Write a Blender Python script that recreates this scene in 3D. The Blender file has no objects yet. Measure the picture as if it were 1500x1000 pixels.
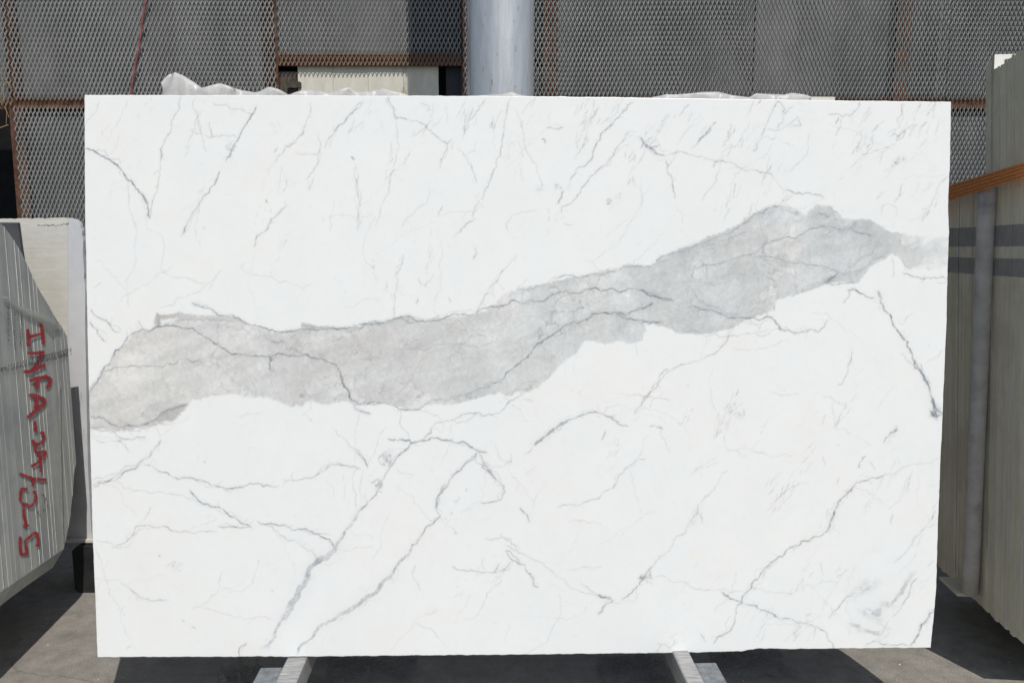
import bpy, math, random
import numpy as np
from mathutils import Vector

random.seed(7)
rng = np.random.default_rng(7)
R = math.radians
scene = bpy.context.scene

# ------------------------------------------------------------------ camera
EYE = Vector((0.0, 0.0, 1.64))
PITCH = 7.0
FPX = 1100.0                       # focal length in photograph pixels (1500 wide)
cam_d = bpy.data.cameras.new('camera')
cam_d.sensor_width = 36.0
cam_d.lens = 36.0 * FPX / 1500.0
cam_d.clip_start = 0.05
cam_d.clip_end = 500.0
cam = bpy.data.objects.new('camera', cam_d)
scene.collection.objects.link(cam)
cam.location = EYE
cam.rotation_euler = (R(90 - PITCH), 0, 0)
scene.camera = cam

# ------------------------------------------------------------------ light
SUN_AZ, SUN_EL = 21.5, 52.5        # degrees right of straight behind the camera, elevation
sdir = Vector((math.sin(R(SUN_AZ)) * math.cos(R(SUN_EL)), -math.cos(R(SUN_AZ)) * math.cos(R(SUN_EL)), math.sin(R(SUN_EL))))
world = bpy.data.worlds.new('World')
scene.world = world
world.use_nodes = True
wn, wl = world.node_tree.nodes, world.node_tree.links
wn.clear()
sky = wn.new('ShaderNodeTexSky')
sky.sky_type = 'NISHITA'
sky.sun_disc = False
sky.sun_elevation = R(SUN_EL)
sky.sun_rotation = R(180 - SUN_AZ)
bgn = wn.new('ShaderNodeBackground')
bgn.inputs['Strength'].default_value = 0.10
wo = wn.new('ShaderNodeOutputWorld')
wl.new(sky.outputs[0], bgn.inputs[0])
wl.new(bgn.outputs[0], wo.inputs[0])
sun_d = bpy.data.lights.new('sun', 'SUN')
sun_d.energy = 3.34
sun_d.angle = R(0.53)
sun_d.color = (1.0, 0.97, 0.925)
sun = bpy.data.objects.new('sun', sun_d)
scene.collection.objects.link(sun)
sun.rotation_euler = sdir.to_track_quat('Z', 'Y').to_euler()
sun.location = (3, -4, 8)

scene.view_settings.view_transform = 'Standard'
scene.view_settings.look = 'None'
scene.view_settings.gamma = 1.0
scene.view_settings.use_curve_mapping = False
scene.view_settings.exposure = 0.0

# ------------------------------------------------------------------ helpers
C = scene.collection
CP, SP = math.cos(R(PITCH)), math.sin(R(PITCH))
HORIZON = 500 - FPX * math.tan(R(PITCH))

def ray(px, py):
    a, b = (px - 750) / FPX, (500 - py) / FPX
    return Vector((a, CP + b * SP, -SP + b * CP))

def on_plane(px, py, p0, n):
    r = ray(px, py)
    return EYE + r * ((p0 - EYE).dot(n) / r.dot(n))

def at_z(px, py, z):
    r = ray(px, py)
    return EYE + r * ((z - EYE.z) / r.z)

def at_y(px, py, y):
    r = ray(px, py)
    return EYE + r * (y / r.y)

def tag(o, label=None, cat=None, group=None, kind=None):
    if label: o['label'] = label
    if cat: o['category'] = cat
    if group: o['group'] = group
    o['kind'] = kind or 'thing'
    return o

def empty(name, loc):
    o = bpy.data.objects.new(name, None)
    o.location = loc
    o.empty_display_size = 0.1
    C.objects.link(o)
    return o

def link(name, me, mat=None, parent=None, smooth=False):
    o = bpy.data.objects.new(name, me)
    if mat is not None and not me.materials: me.materials.append(mat)
    C.objects.link(o)
    if parent is not None:
        o.parent = parent
        o.location = Vector((0, 0, 0)) - parent.location      # meshes are written in world coordinates
    if smooth:
        me.polygons.foreach_set('use_smooth', np.ones(len(me.polygons), bool))
    return o

def mesh(verts, faces):
    me = bpy.data.meshes.new('m')
    me.from_pydata([tuple(v) for v in verts], [], faces)
    me.update()
    return me

class MB:
    def __init__(s): s.v, s.f = [], []
    def quadbox(s, p8):
        n = len(s.v); s.v += [Vector(p) for p in p8]
        s.f += [tuple(n + i for i in q) for q in ((0,3,2,1),(4,5,6,7),(0,1,5,4),(1,2,6,5),(2,3,7,6),(3,0,4,7))]
    def box(s, o, ax, ay, az):           # corner + three edge vectors
        o, ax, ay, az = map(Vector, (o, ax, ay, az))
        s.quadbox([o, o+ax, o+ax+ay, o+ay, o+az, o+ax+az, o+ax+ay+az, o+ay+az])
        return s
    def bevel_box(s, o, ax, ay, az, b=0.006):
        """box whose four edges along ay are chamfered"""
        o, ax, ay, az = map(Vector, (o, ax, ay, az))
        ux, uz = ax.normalized()*b, az.normalized()*b
        ring = [o+ux, o+ax-ux, o+ax+uz, o+ax+az-uz, o+ax+az-ux, o+az+ux, o+az-uz, o+uz]
        s.prism(ring, ay); return s
    def prism(s, ring, d):
        n = len(s.v); k = len(ring); d = Vector(d)
        s.v += [Vector(p) for p in ring] + [Vector(p) + d for p in ring]
        s.f.append(tuple(range(n, n + k))[::-1]); s.f.append(tuple(range(n + k, n + 2*k)))
        for i in range(k):
            j = (i + 1) % k
            s.f.append((n + i, n + j, n + k + j, n + k + i))
        return s
    def tube(s, pts, r, seg=16, cap=True):
        pts = [Vector(p) for p in pts]; n0 = len(s.v)
        rs = r if isinstance(r, (list, tuple)) else [r]*len(pts)
        for i, p in enumerate(pts):
            t = (pts[min(i+1, len(pts)-1)] - pts[max(i-1, 0)]).normalized()
            a = t.cross(Vector((0.31, 0.95, 0.05))).normalized(); b = t.cross(a)
            for k in range(seg):
                q = 2*math.pi*k/seg
                s.v.append(p + (a*math.cos(q) + b*math.sin(q))*rs[i])
        for i in range(len(pts)-1):
            for k in range(seg):
                k2 = (k+1) % seg
                s.f.append((n0+i*seg+k, n0+i*seg+k2, n0+(i+1)*seg+k2, n0+(i+1)*seg+k))
        if cap:
            s.f.append(tuple(n0+k for k in range(seg))[::-1])
            s.f.append(tuple(n0+(len(pts)-1)*seg+k for k in range(seg)))
        return s
    def build(s, name, mat, parent=None, smooth=False):
        return link(name, mesh(s.v, s.f), mat, parent, smooth)

# ------------------------------------------------------------------ materials
def new_mat(name):
    m = bpy.data.materials.new(name); m.use_nodes = True
    return m, m.node_tree.nodes, m.node_tree.links, m.node_tree.nodes['Principled BSDF']

def noise(n, l, vec, scale, detail=6, rough=0.6, dist=0.0):
    t = n.new('ShaderNodeTexNoise')
    t.inputs['Scale'].default_value = scale; t.inputs['Detail'].default_value = detail
    t.inputs['Roughness'].default_value = rough; t.inputs['Distortion'].default_value = dist
    if vec is not None: l.new(vec, t.inputs['Vector'])
    return t.outputs['Fac']

def ramp(n, l, fac, stops):
    r = n.new('ShaderNodeValToRGB')
    while len(r.color_ramp.elements) < len(stops): r.color_ramp.elements.new(0.5)
    for e, (p, c) in zip(r.color_ramp.elements, stops):
        e.position = p
        e.color = (c, c, c, 1) if isinstance(c, (int, float)) else (*c, 1)
    l.new(fac, r.inputs[0])
    return r.outputs[0]

def mix(n, l, fac, a, b, mode='MIX'):
    m = n.new('ShaderNodeMix'); m.data_type = 'RGBA'; m.blend_type = mode
    for sock, v in ((m.inputs[0], fac), (m.inputs[6], a), (m.inputs[7], b)):
        if isinstance(v, (int, float)): sock.default_value = v
        elif isinstance(v, tuple): sock.default_value = (*v, 1)
        else: l.new(v, sock)
    return m.outputs[2]

def obj_coords(n, l, scale=(1, 1, 1)):
    t = n.new('ShaderNodeNewGeometry')
    mp = n.new('ShaderNodeMapping'); mp.inputs['Scale'].default_value = scale
    l.new(t.outputs['Position'], mp.inputs['Vector'])
    return mp.outputs[0]

def bump(n, l, bs, h, strength, dist=0.01):
    b = n.new('ShaderNodeBump'); b.inputs['Strength'].default_value = strength; b.inputs['Distance'].default_value = dist
    l.new(h, b.inputs['Height']); l.new(b.outputs[0], bs.inputs['Normal'])

def simple(name, ca, cb, scale=6, rough=0.7, metal=0.0, stretch=(1, 1, 1), bmp=0.15, lo=0.35, hi=0.65, spec=0.4, third=None):
    m, n, l, bs = new_mat(name)
    v = obj_coords(n, l, stretch)
    f = noise(n, l, v, scale, 8, 0.65)
    col = ramp(n, l, f, [(lo, ca), (hi, cb)])
    if third:
        f2 = noise(n, l, v, scale*0.37, 5, 0.7)
        col = mix(n, l, ramp(n, l, f2, [(third[1], 0.0), (third[2], 1.0)]), col, third[0])
    l.new(col, bs.inputs['Base Color'])
    bs.inputs['Roughness'].default_value = rough; bs.inputs['Metallic'].default_value = metal
    bs.inputs['Specular IOR Level'].default_value = spec
    if bmp: bump(n, l, bs, f, bmp, 0.004)
    return m

M = {}
# -- concrete yard
m, n, l, bs = new_mat('yard_concrete'); v = obj_coords(n, l)
f1 = noise(n, l, v, 1.3, 8, 0.65); f2 = noise(n, l, v, 14, 8, 0.7); f3 = noise(n, l, v, 190, 3, 0.6)
vs = obj_coords(n, l, (0.6, 3.0, 1)); f4 = noise(n, l, vs, 3.0, 6, 0.7, 1.4)
c = ramp(n, l, f2, [(0.25, (0.17, 0.155, 0.132)), (0.55, (0.29, 0.268, 0.232)), (0.8, (0.38, 0.355, 0.31))])
c = mix(n, l, ramp(n, l, f1, [(0.42, 0.0), (0.7, 0.55)]), c, (0.165, 0.15, 0.13))
c = mix(n, l, ramp(n, l, f4, [(0.5, 0.0), (0.56, 0.25), (0.62, 0.0)]), c, (0.33, 0.30, 0.25))
c = mix(n, l, ramp(n, l, f3, [(0.36, 0.55), (0.5, 0.0)]), c, (0.09, 0.085, 0.078))
vo = n.new('ShaderNodeTexVoronoi'); vo.feature = 'DISTANCE_TO_EDGE'; vo.inputs['Scale'].default_value = 0.55
wv = n.new('ShaderNodeVectorMath'); wv.operation = 'MULTIPLY_ADD'
nt = n.new('ShaderNodeTexNoise'); nt.inputs['Scale'].default_value = 4; nt.inputs['Detail'].default_value = 6; l.new(v, nt.inputs['Vector'])
l.new(nt.outputs['Color'], wv.inputs[0]); wv.inputs[1].default_value = (0.35, 0.35, 0); l.new(v, wv.inputs[2]); l.new(wv.outputs[0], vo.inputs['Vector'])
c = mix(n, l, ramp(n, l, vo.outputs[0], [(0.0, 0.35), (0.0016, 0.0)]), c, (0.05, 0.047, 0.043))
l.new(c, bs.inputs['Base Color']); bs.inputs['Roughness'].default_value = 0.85; bump(n, l, bs, f3, 0.35, 0.004)
M['concrete'] = m

# -- white marble, colour carried by the stone's own vein attribute
m, n, l, bs = new_mat('veined_white_marble')
at = n.new('ShaderNodeAttribute'); at.attribute_name = 'stone_colour'
v = obj_coords(n, l)
f = noise(n, l, v, 45, 6, 0.7); g = noise(n, l, v, 5, 5, 0.6)
c = mix(n, l, 1.0, at.outputs['Color'], ramp(n, l, f, [(0.3, 0.98), (0.7, 1.0)]), 'MULTIPLY')
c = mix(n, l, 1.0, c, ramp(n, l, g, [(0.3, (1.0, 0.99, 0.968)), (0.7, (0.985, 0.996, 1.0))]), 'MULTIPLY')
l.new(c, bs.inputs['Base Color'])
l.new(ramp(n, l, f, [(0.3, 0.27), (0.7, 0.31)]), bs.inputs['Roughness'])
bs.inputs['Specular IOR Level'].default_value = 0.3
M['marble'] = m
M['marble_edge'] = simple('sawn_marble_edge', (0.52, 0.49, 0.40), (0.80, 0.78, 0.69), 60, 0.75, bmp=0.3)

# -- metals
M['mesh_steel'] = None
m, n, l, bs = new_mat('weathered_mesh_steel')
v = obj_coords(n, l); f = noise(n, l, v, 7, 7, 0.65); f2 = noise(n, l, v, 60, 4, 0.6)
c = ramp(n, l, f, [(0.3, (0.20, 0.205, 0.195)), (0.7, (0.31, 0.305, 0.29))])
at = n.new('ShaderNodeAttribute'); at.attribute_name = 'rust'
ad = n.new('ShaderNodeMath'); ad.operation = 'MULTIPLY_ADD'; l.new(f2, ad.inputs[0]); ad.inputs[1].default_value = 0.9; l.new(at.outputs['Fac'], ad.inputs[2])
c = mix(n, l, ramp(n, l, ad.outputs[0], [(0.62, 0.0), (1.1, 1.0)]), c, (0.21, 0.135, 0.09))
l.new(c, bs.inputs['Base Color']); bs.inputs['Roughness'].default_value = 0.62; bs.inputs['Metallic'].default_value = 0.0
M['mesh_steel'] = m
M['rust'] = simple('rusty_angle_iron', (0.040, 0.020, 0.013), (0.15, 0.070, 0.040), 22, 0.9, bmp=0.5, third=((0.10, 0.09, 0.08), 0.55, 0.75))
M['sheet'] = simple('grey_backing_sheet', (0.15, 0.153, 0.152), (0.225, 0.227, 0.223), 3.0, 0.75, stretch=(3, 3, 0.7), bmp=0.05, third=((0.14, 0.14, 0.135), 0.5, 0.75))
m = M['sheet']; n, l = m.node_tree.nodes, m.node_tree.links
bs = n['Principled BSDF']; src = bs.inputs['Base Color'].links[0].from_socket
oi = n.new('ShaderNodeObjectInfo')
c = mix(n, l, 1.0, src, ramp(n, l, oi.outputs['Random'], [(0.0, 0.72), (1.0, 1.0)]), 'MULTIPLY')
gr = noise(n, l, obj_coords(n, l, (5, 5, 0.5)), 1.6, 7, 0.7)
c = mix(n, l, ramp(n, l, gr, [(0.48, 0.0), (0.68, 0.65)]), c, (0.075, 0.07, 0.06))
l.new(c, bs.inputs['Base Color'])
M['cream'] = simple('cream_painted_sheet', (0.56, 0.53, 0.44), (0.66, 0.63, 0.53), 9, 0.6, stretch=(3, 1, 0.8), bmp=0.1, third=((0.36, 0.29, 0.20), 0.6, 0.72))
M['bluegrey_shade'] = simple('shade_darkened_blue_grey_sheet', (0.016, 0.019, 0.024), (0.032, 0.037, 0.045), 5, 0.6)  # blue-grey backing, its colour darkened further to deepen the column's shadow
M['darkwall'] = simple('dark_shed_sheet', (0.018, 0.018, 0.018), (0.035, 0.034, 0.033), 5, 0.8)
M['oldwood'] = simple('weathered_dark_timber', (0.028, 0.023, 0.018), (0.11, 0.09, 0.07), 18, 0.9, stretch=(3, 1, 1), bmp=0.6)
M['black'] = simple('painted_shade_panel', (0.006, 0.006, 0.007), (0.014, 0.014, 0.015), 9, 0.7, bmp=0.3, spec=0.15)  # near-black colour stands in for the unlit gap

m, n, l, bs = new_mat('galvanised_column_paint')
v = obj_coords(n, l, (9, 9, 0.9)); f = noise(n, l, v, 5, 8, 0.7)
v2 = obj_coords(n, l, (1, 1, 0.25)); f2 = noise(n, l, v2, 60, 4, 0.65); f3 = noise(n, l, obj_coords(n, l), 5, 6, 0.7)
c = ramp(n, l, f, [(0.25, (0.40, 0.415, 0.425)), (0.75, (0.62, 0.64, 0.65))])
c = mix(n, l, ramp(n, l, f2, [(0.62, 0.0), (0.72, 0.8)]), c, (0.14, 0.085, 0.06))
c = mix(n, l, ramp(n, l, f3, [(0.62, 0.0), (0.8, 0.5)]), c, (0.38, 0.33, 0.30))
l.new(c, bs.inputs['Base Color']); bs.inputs['Roughness'].default_value = 0.42; bs.inputs['Metallic'].default_value = 0.5
bump(n, l, bs, f, 0.05, 0.003)
M['column'] = m
M['galv'] = simple('dull_galvanised_steel', (0.43, 0.405, 0.37), (0.58, 0.55, 0.51), 14, 0.7, metal=0.0, bmp=0.1, third=((0.2, 0.19, 0.18), 0.55, 0.75))
M['bar'] = simple('worn_steel_rack_bar', (0.26, 0.255, 0.25), (0.52, 0.51, 0.495), 34, 0.45, metal=0.4, stretch=(0.5, 4, 1), bmp=0.2, third=((0.33, 0.30, 0.27), 0.58, 0.75))
M['barblue'] = simple('blue_grey_rack_plate', (0.13, 0.145, 0.155), (0.26, 0.275, 0.285), 36, 0.5, metal=0.3, bmp=0.15)
M['dark_rubber'] = simple('dark_rubber', (0.012, 0.012, 0.013), (0.03, 0.03, 0.03), 10, 0.7)

# -- slab edges in the bundles
def edge_mat(name, ca, cb, third, stretch=(3, 3, 0.5), scale=9, rough=0.75, diag=True, streak=(0.12, 0.12, 0.10)):
    m, n, l, bs = new_mat(name)
    v = obj_coords(n, l, stretch); f = noise(n, l, v, scale, 8, 0.7)
    oi = n.new('ShaderNodeObjectInfo')
    c = ramp(n, l, f, [(0.3, ca), (0.7, cb)])
    c = mix(n, l, 1.0, c, ramp(n, l, oi.outputs['Random'], [(0.0, 0.86), (1.0, 1.0)]), 'MULTIPLY')
    if diag:
        vd = obj_coords(n, l, (1, 1, 1)); fd = noise(n, l, vd, 3.2, 6, 0.6, 0.6)
        c = mix(n, l, ramp(n, l, fd, [(0.47, 0.0), (0.62, 0.75)]), c, third)
    f3 = noise(n, l, obj_coords(n, l, (6, 6, 0.35)), 12, 5, 0.7)
    c = mix(n, l, ramp(n, l, f3, [(0.62, 0.0), (0.78, 0.6)]), c, streak)
    l.new(c, bs.inputs['Base Color']); bs.inputs['Roughness'].default_value = rough
    bump(n, l, bs, f, 0.3, 0.004)
    return m
M['edge_left'] = edge_mat('wrapped_slab_edge', (0.54, 0.55, 0.505), (0.68, 0.685, 0.64), (0.40, 0.42, 0.42))
M['edge_right'] = edge_mat('sawn_slab_edge', (0.66, 0.605, 0.445), (0.86, 0.80, 0.62), (0.58, 0.52, 0.37))
M['glint_strip'] = simple('pale_glint_and_strip', (0.50, 0.50, 0.45), (0.74, 0.74, 0.68), 30, 0.5)  # pale colour for painted slab-edge glints, shared with the loose strip
# right slabs: the two sprayed grey marks are paint on the stone
m = M['edge_right'].copy(); m.name = 'sawn_slab_edge_with_sprayed_marks'; M['edge_marked'] = m
M['white_face'] = simple('white_slab_face', (0.70, 0.69, 0.64), (0.80, 0.79, 0.75), 6, 0.5)
m, n, l, bs = new_mat('resin_backed_slab_face')
v = obj_coords(n, l, (2, 1, 40)); f = noise(n, l, v, 3, 4, 0.6); f2 = noise(n, l, obj_coords(n, l), 16, 8, 0.75); f3 = noise(n, l, obj_coords(n, l), 5, 4, 0.6)
c = ramp(n, l, f, [(0.3, (0.57, 0.545, 0.47)), (0.7, (0.68, 0.66, 0.59))])
c = mix(n, l, ramp(n, l, f2, [(0.52, 0.0), (0.75, 0.6)]), c, (0.72, 0.71, 0.66))
c = mix(n, l, ramp(n, l, f3, [(0.5, 0.0), (0.72, 0.5)]), c, (0.47, 0.42, 0.345))
l.new(c, bs.inputs['Base Color']); bs.inputs['Roughness'].default_value = 0.5; bump(n, l, bs, f2, 0.3, 0.006)
M['resin'] = m
M['resin_strip'] = simple('smooth_marble_strip', (0.56, 0.565, 0.575), (0.65, 0.65, 0.655), 7, 0.4, third=((0.5, 0.49, 0.45), 0.5, 0.75))
M['dark_piece'] = simple('dark_grey_surface', (0.055, 0.056, 0.058), (0.085, 0.086, 0.088), 12, 0.7)
M['red'] = simple('red_marker_paint', (0.45, 0.025, 0.04), (0.68, 0.10, 0.11), 120, 0.6, bmp=0.1)
m = M['red']; n, l = m.node_tree.nodes, m.node_tree.links
f = noise(n, l, obj_coords(n, l, (1, 1, 0.55)), 170, 4, 0.75); f2 = noise(n, l, obj_coords(n, l), 26, 3, 0.6)
mx = n.new('ShaderNodeMath'); mx.operation = 'MULTIPLY_ADD'; l.new(f2, mx.inputs[0]); mx.inputs[1].default_value = 0.7; l.new(f, mx.inputs[2])
tr = n.new('ShaderNodeBsdfTransparent'); ms = n.new('ShaderNodeMixShader')
l.new(ramp(n, l, mx.outputs[0], [(0.66, 0.12), (0.76, 1.0)]), ms.inputs[0]); l.new(tr.outputs[0], ms.inputs[1]); l.new(n['Principled BSDF'].outputs[0], ms.inputs[2]); l.new(ms.outputs[0], n['Material Output'].inputs[0])
M['ink'] = simple('black_ink', (0.02, 0.02, 0.021), (0.09, 0.09, 0.088), 90, 0.6, bmp=0)
M['spray'] = simple('dark_grey_sprayed_mark', (0.27, 0.255, 0.235), (0.34, 0.325, 0.305), 25, 0.7, bmp=0.1)
M['rope'] = simple('faded_red_rope', (0.14, 0.03, 0.03), (0.33, 0.12, 0.115), 38, 0.8)
M['straw'] = simple('dry_straw', (0.35, 0.23, 0.10), (0.5, 0.36, 0.18), 20, 0.8)

m, n, l, bs = new_mat('orange_webbing')
v = obj_coords(n, l, (1, 1, 1)); f = noise(n, l, obj_coords(n, l, (2, 2, 2)), 40, 4, 0.6)
l.new(ramp(n, l, f, [(0.3, (0.55, 0.19, 0.045)), (0.7, (0.72, 0.28, 0.08))]), bs.inputs['Base Color'])
bs.inputs['Roughness'].default_value = 0.75
M['orange'] = m
M['orange_dark'] = simple('orange_webbing_stripe', (0.32, 0.10, 0.03), (0.42, 0.14, 0.045), 40, 0.8)

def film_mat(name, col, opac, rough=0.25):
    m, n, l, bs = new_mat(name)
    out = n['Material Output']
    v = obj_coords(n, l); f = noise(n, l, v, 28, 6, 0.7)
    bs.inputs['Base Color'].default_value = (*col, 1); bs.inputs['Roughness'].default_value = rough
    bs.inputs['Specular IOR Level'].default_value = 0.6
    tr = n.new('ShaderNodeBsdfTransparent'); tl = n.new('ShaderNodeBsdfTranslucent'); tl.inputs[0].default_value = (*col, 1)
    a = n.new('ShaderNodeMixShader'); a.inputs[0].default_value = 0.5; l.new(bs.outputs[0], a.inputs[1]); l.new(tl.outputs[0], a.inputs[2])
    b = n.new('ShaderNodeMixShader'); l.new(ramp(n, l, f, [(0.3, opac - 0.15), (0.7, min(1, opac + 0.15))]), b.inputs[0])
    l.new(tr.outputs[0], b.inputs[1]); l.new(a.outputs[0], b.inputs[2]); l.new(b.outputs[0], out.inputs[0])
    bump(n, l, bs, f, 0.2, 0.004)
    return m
M['film'] = film_mat('milky_plastic_film', (0.93, 0.91, 0.88), 0.80, 0.3)
M['scrap'] = film_mat('shade_dimmed_plastic_scrap', (0.35, 0.34, 0.32), 0.5, 0.6)  # film colour dimmed to paint in the shade under the slab
M['film_net'] = film_mat('net_backing_flap', (0.72, 0.73, 0.67), 0.7, 0.6)

# ------------------------------------------------------------------ ground
S = 60.0
ground = link('ground', mesh([(-S, -S, 0), (S, -S, 0), (S, S, 0), (-S, S, 0)], [(0, 1, 2, 3)]), M['concrete'])
tag(ground, 'grey beige concrete yard floor', kind='structure')

# ------------------------------------------------------------------ fence of expanded metal
FY = 4.5                                  # plane of the mesh
MPX, MPY = 0.0246, 0.0555                 # diamond pitch

def fx(px, py=60): return at_y(px, py, FY).x
def fz(py, px=750): return at_y(px, py, FY).z

fence = empty('mesh_fence', (0, FY, 0))
tag(fence, 'grey expanded metal mesh fence on rusty angle iron frames behind the slabs', 'fence')

def expanded_mesh(x0, x1, z0, z1, name='expanded_mesh', yoff=0.0, rust_z=()):
    """diamond sheet: flat strands with a tilted section, one joined part"""
    i0, i1 = int(math.floor(x0 / MPX)), int(math.ceil(x1 / MPX))
    j0, j1 = int(math.floor(z0 / (MPY/2))), int(math.ceil(z1 / (MPY/2)))
    I, J = np.meshgrid(np.arange(i0, i1), np.arange(j0, j1), indexing='ij')
    I, J = I.ravel(), J.ravel()
    ax = (I + 0.5*(J % 2)) * MPX
    az = J * (MPY/2)
    V, F = [], []
    base = 0
    for sgn in (1, -1):
        bx = ax + sgn*MPX/2; bz = az + MPY/2
        ok = (np.minimum(ax, bx) >= x0) & (np.maximum(ax, bx) <= x1) & (az >= z0) & (bz <= z1)
        axx, azz, bxx, bzz = ax[ok], az[ok], bx[ok], bz[ok]
        k = len(axx)
        L = math.hypot(MPX/2, MPY/2)
        tx, tz = sgn*MPX/2/L, MPY/2/L
        # width direction: in-plane normal tilted towards the viewer, like a cut and stretched sheet
        wx, wz = tz, -tx
        tilt = -R(34) * sgn
        w = 0.0040 if sgn > 0 else 0.0027; d = 0.0013
        W = np.array([wx*math.cos(tilt), -math.sin(tilt), wz*math.cos(tilt)]) * w
        N = np.array([wx*math.sin(tilt), math.cos(tilt), wz*math.sin(tilt)]) * d
        A = np.stack([axx, np.full(k, FY + yoff - 0.0022*sgn), azz], 1); B = np.stack([bxx, np.full(k, FY + yoff + 0.0022*sgn), bzz], 1)
        wob = 0.004*np.sin(axx*2.3 + 1.1) + 0.003*np.sin(azz*3.1 + axx)
        A[:, 1] += wob; B[:, 1] += wob
        corners = [A-W-N, A+W-N, A+W+N, A-W+N, B-W-N, B+W-N, B+W+N, B-W+N]
        vv = np.stack(corners, 1).reshape(-1, 3)
        idx = (np.arange(k)*8 + base)[:, None, None]
        quads = np.array([(0,1,5,4), (1,2,6,5), (2,3,7,6), (3,0,4,7)])[None]
        F.append((idx + quads).reshape(-1, 4)); V.append(vv); base += k*8
    V = np.concatenate(V); F = np.concatenate(F)
    me = bpy.data.meshes.new('m')
    me.vertices.add(len(V)); me.vertices.foreach_set('co', V.astype(np.float32).ravel())
    me.loops.add(F.size); me.loops.foreach_set('vertex_index', F.astype(np.int32).ravel())
    me.polygons.add(len(F)); me.polygons.foreach_set('loop_start', np.arange(0, F.size, 4, dtype=np.int32))
    me.polygons.foreach_set('loop_total', np.full(len(F), 4, np.int32))
    me.update(calc_edges=True)
    rust = np.zeros(len(V), np.float32)
    for zc, wd, st in rust_z: rust = np.maximum(rust, st*np.exp(-((V[:, 2]-zc)/wd)**2))
    a = me.attributes.new('rust', 'FLOAT', 'POINT'); a.data.foreach_set('value', rust)
    o = link(name, me, M['mesh_steel'], fence)
    o['kind'] = 'stuff'
    return o

Z_TOP = 3.45
Z_RAIL = fz(153)
Z_CUT = fz(95)
XP = [fx(14), fx(394), fx(686), fx(806), fx(1325)]        # post centres
XL, XR = -4.1, 4.1
rz = [(Z_RAIL + 0.012, 0.035, 0.62)]
rz2 = [(Z_RAIL + 0.0, 0.03, 0.62)]
expanded_mesh(XL, XP[0], Z_RAIL - 0.02, Z_TOP, rust_z=rz)
expanded_mesh(XP[0] + 0.001, XP[1] + 0.045, Z_RAIL - 0.004, Z_TOP, rust_z=rz)
expanded_mesh(XP[0] - 0.02, XP[1] + 0.04, 0.03, Z_RAIL + 0.006, yoff=0.006, rust_z=rz2)
expanded_mesh(XP[1] + 0.05, fx(676), Z_CUT - 0.005, Z_TOP, rust_z=[(Z_CUT + 0.02, 0.05, 0.85)])
expanded_mesh(fx(677), fx(1390), Z_RAIL - 0.004, Z_TOP, rust_z=rz, yoff=-0.003)
expanded_mesh(fx(677), fx(1392), 0.03, Z_RAIL + 0.006, yoff=0.006, rust_z=rz2)
expanded_mesh(fx(1391), XR, Z_RAIL - 0.004, Z_TOP, rust_z=rz, yoff=0.002)
expanded_mesh(fx(1393), XR, 0.03, Z_RAIL + 0.006, yoff=0.006, rust_z=rz2)

def angle_post(x, w=0.085):
    b = MB()
    b.box((x - w/2, FY + 0.012, 0), (w, 0, 0), (0, 0.007, 0), (0, 0, Z_TOP + 0.03))
    b.box((x - w/2, FY + 0.0195, 0), (0.007, 0, 0), (0, 0.012, 0), (0, 0, Z_TOP + 0.028))
    return b.build('post', M['rust'], fence)
for x in XP: angle_post(x)
angle_post(3.6)
def rail(x0, x1, z, w=0.06):
    b = MB()
    b.box((x0, FY + 0.0125, z - w/2), (x1 - x0, 0, 0), (0, 0.0063, 0), (0, 0, w))
    b.box((x0, FY + 0.0191, z + w/2 - 0.007), (x1 - x0, 0, 0), (0, 0.010, 0), (0, 0, 0.007))
    return b.build('rail', M['rust'], fence)
segs = [(XL, XP[0]-0.044), (XP[0]+0.044, XP[1]-0.044), (XP[3]+0.044, XP[4]-0.044), (XP[4]+0.044, 3.55)]
for a, b_ in segs: rail(a, b_, Z_RAIL, 0.05)
rail(XP[1]+0.044, XP[2]-0.044, Z_CUT + 0.028, 0.062)
for a, b_ in [(XP[0]+0.044, XP[1]-0.044), (XP[1]+0.044, XP[2]-0.044), (XP[3]+0.044, XP[4]-0.044)]: rail(a, b_, Z_TOP - 0.02, 0.05)

# grey sheets behind the mesh, one per bay, slightly bowed
def sheet(x0, x1, z0, z1, gap=0.055, bow=0.012, ph=0.0, mat='sheet', name='backing_sheet', thick=0.004):
    nx, nz = 26, 12
    V, F = [], []
    for s_ in (0, 1):
        for j in range(nz+1):
            for i in range(nx+1):
                u, w = i/nx, j/nz
                y = FY + gap + s_*thick + bow*(math.sin(u*5.2 + ph + w*1.4)*0.6 + math.sin(w*3.9 + ph*2 + u*2.0)*0.4)
                V.append((x0 + (x1-x0)*u, y, z0 + (z1-z0)*w))
    K = (nx+1)*(nz+1)
    for j in range(nz):
        for i in range(nx):
            a = j*(nx+1)+i
            F.append((a, a+1, a+nx+2, a+nx+1)); F.append((K+a, K+a+nx+1, K+a+nx+2, K+a+1))
    for i in range(nx):
        F.append((i, K+i, K+i+1, i+1)); t = nz*(nx+1)+i; F.append((t, t+1, K+t+1, K+t))
    for j in range(nz):
        a = j*(nx+1); F.append((a, a+nx+1, K+a+nx+1, K+a)); a += nx; F.append((a, K+a, K+a+nx+1, a+nx+1))
    return link(name, mesh(V, F), M[mat], fence, True)
sheet(XL, XP[0] - 0.05, Z_RAIL - 0.02, Z_TOP, 0.046, 0.005, 0.4)
sheet(XP[0] - 0.02, XP[1] + 0.0, Z_RAIL + 0.01, Z_TOP, 0.045, 0.005, 1.0)
sheet(XP[0] + 0.01, XP[1] + 0.0, 0.02, Z_RAIL - 0.045, 0.046, 0.004, 2.0)
sheet(XP[1] + 0.01, fx(603), Z_CUT + 0.0, Z_TOP, 0.044, 0.004, 3.0)
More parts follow.
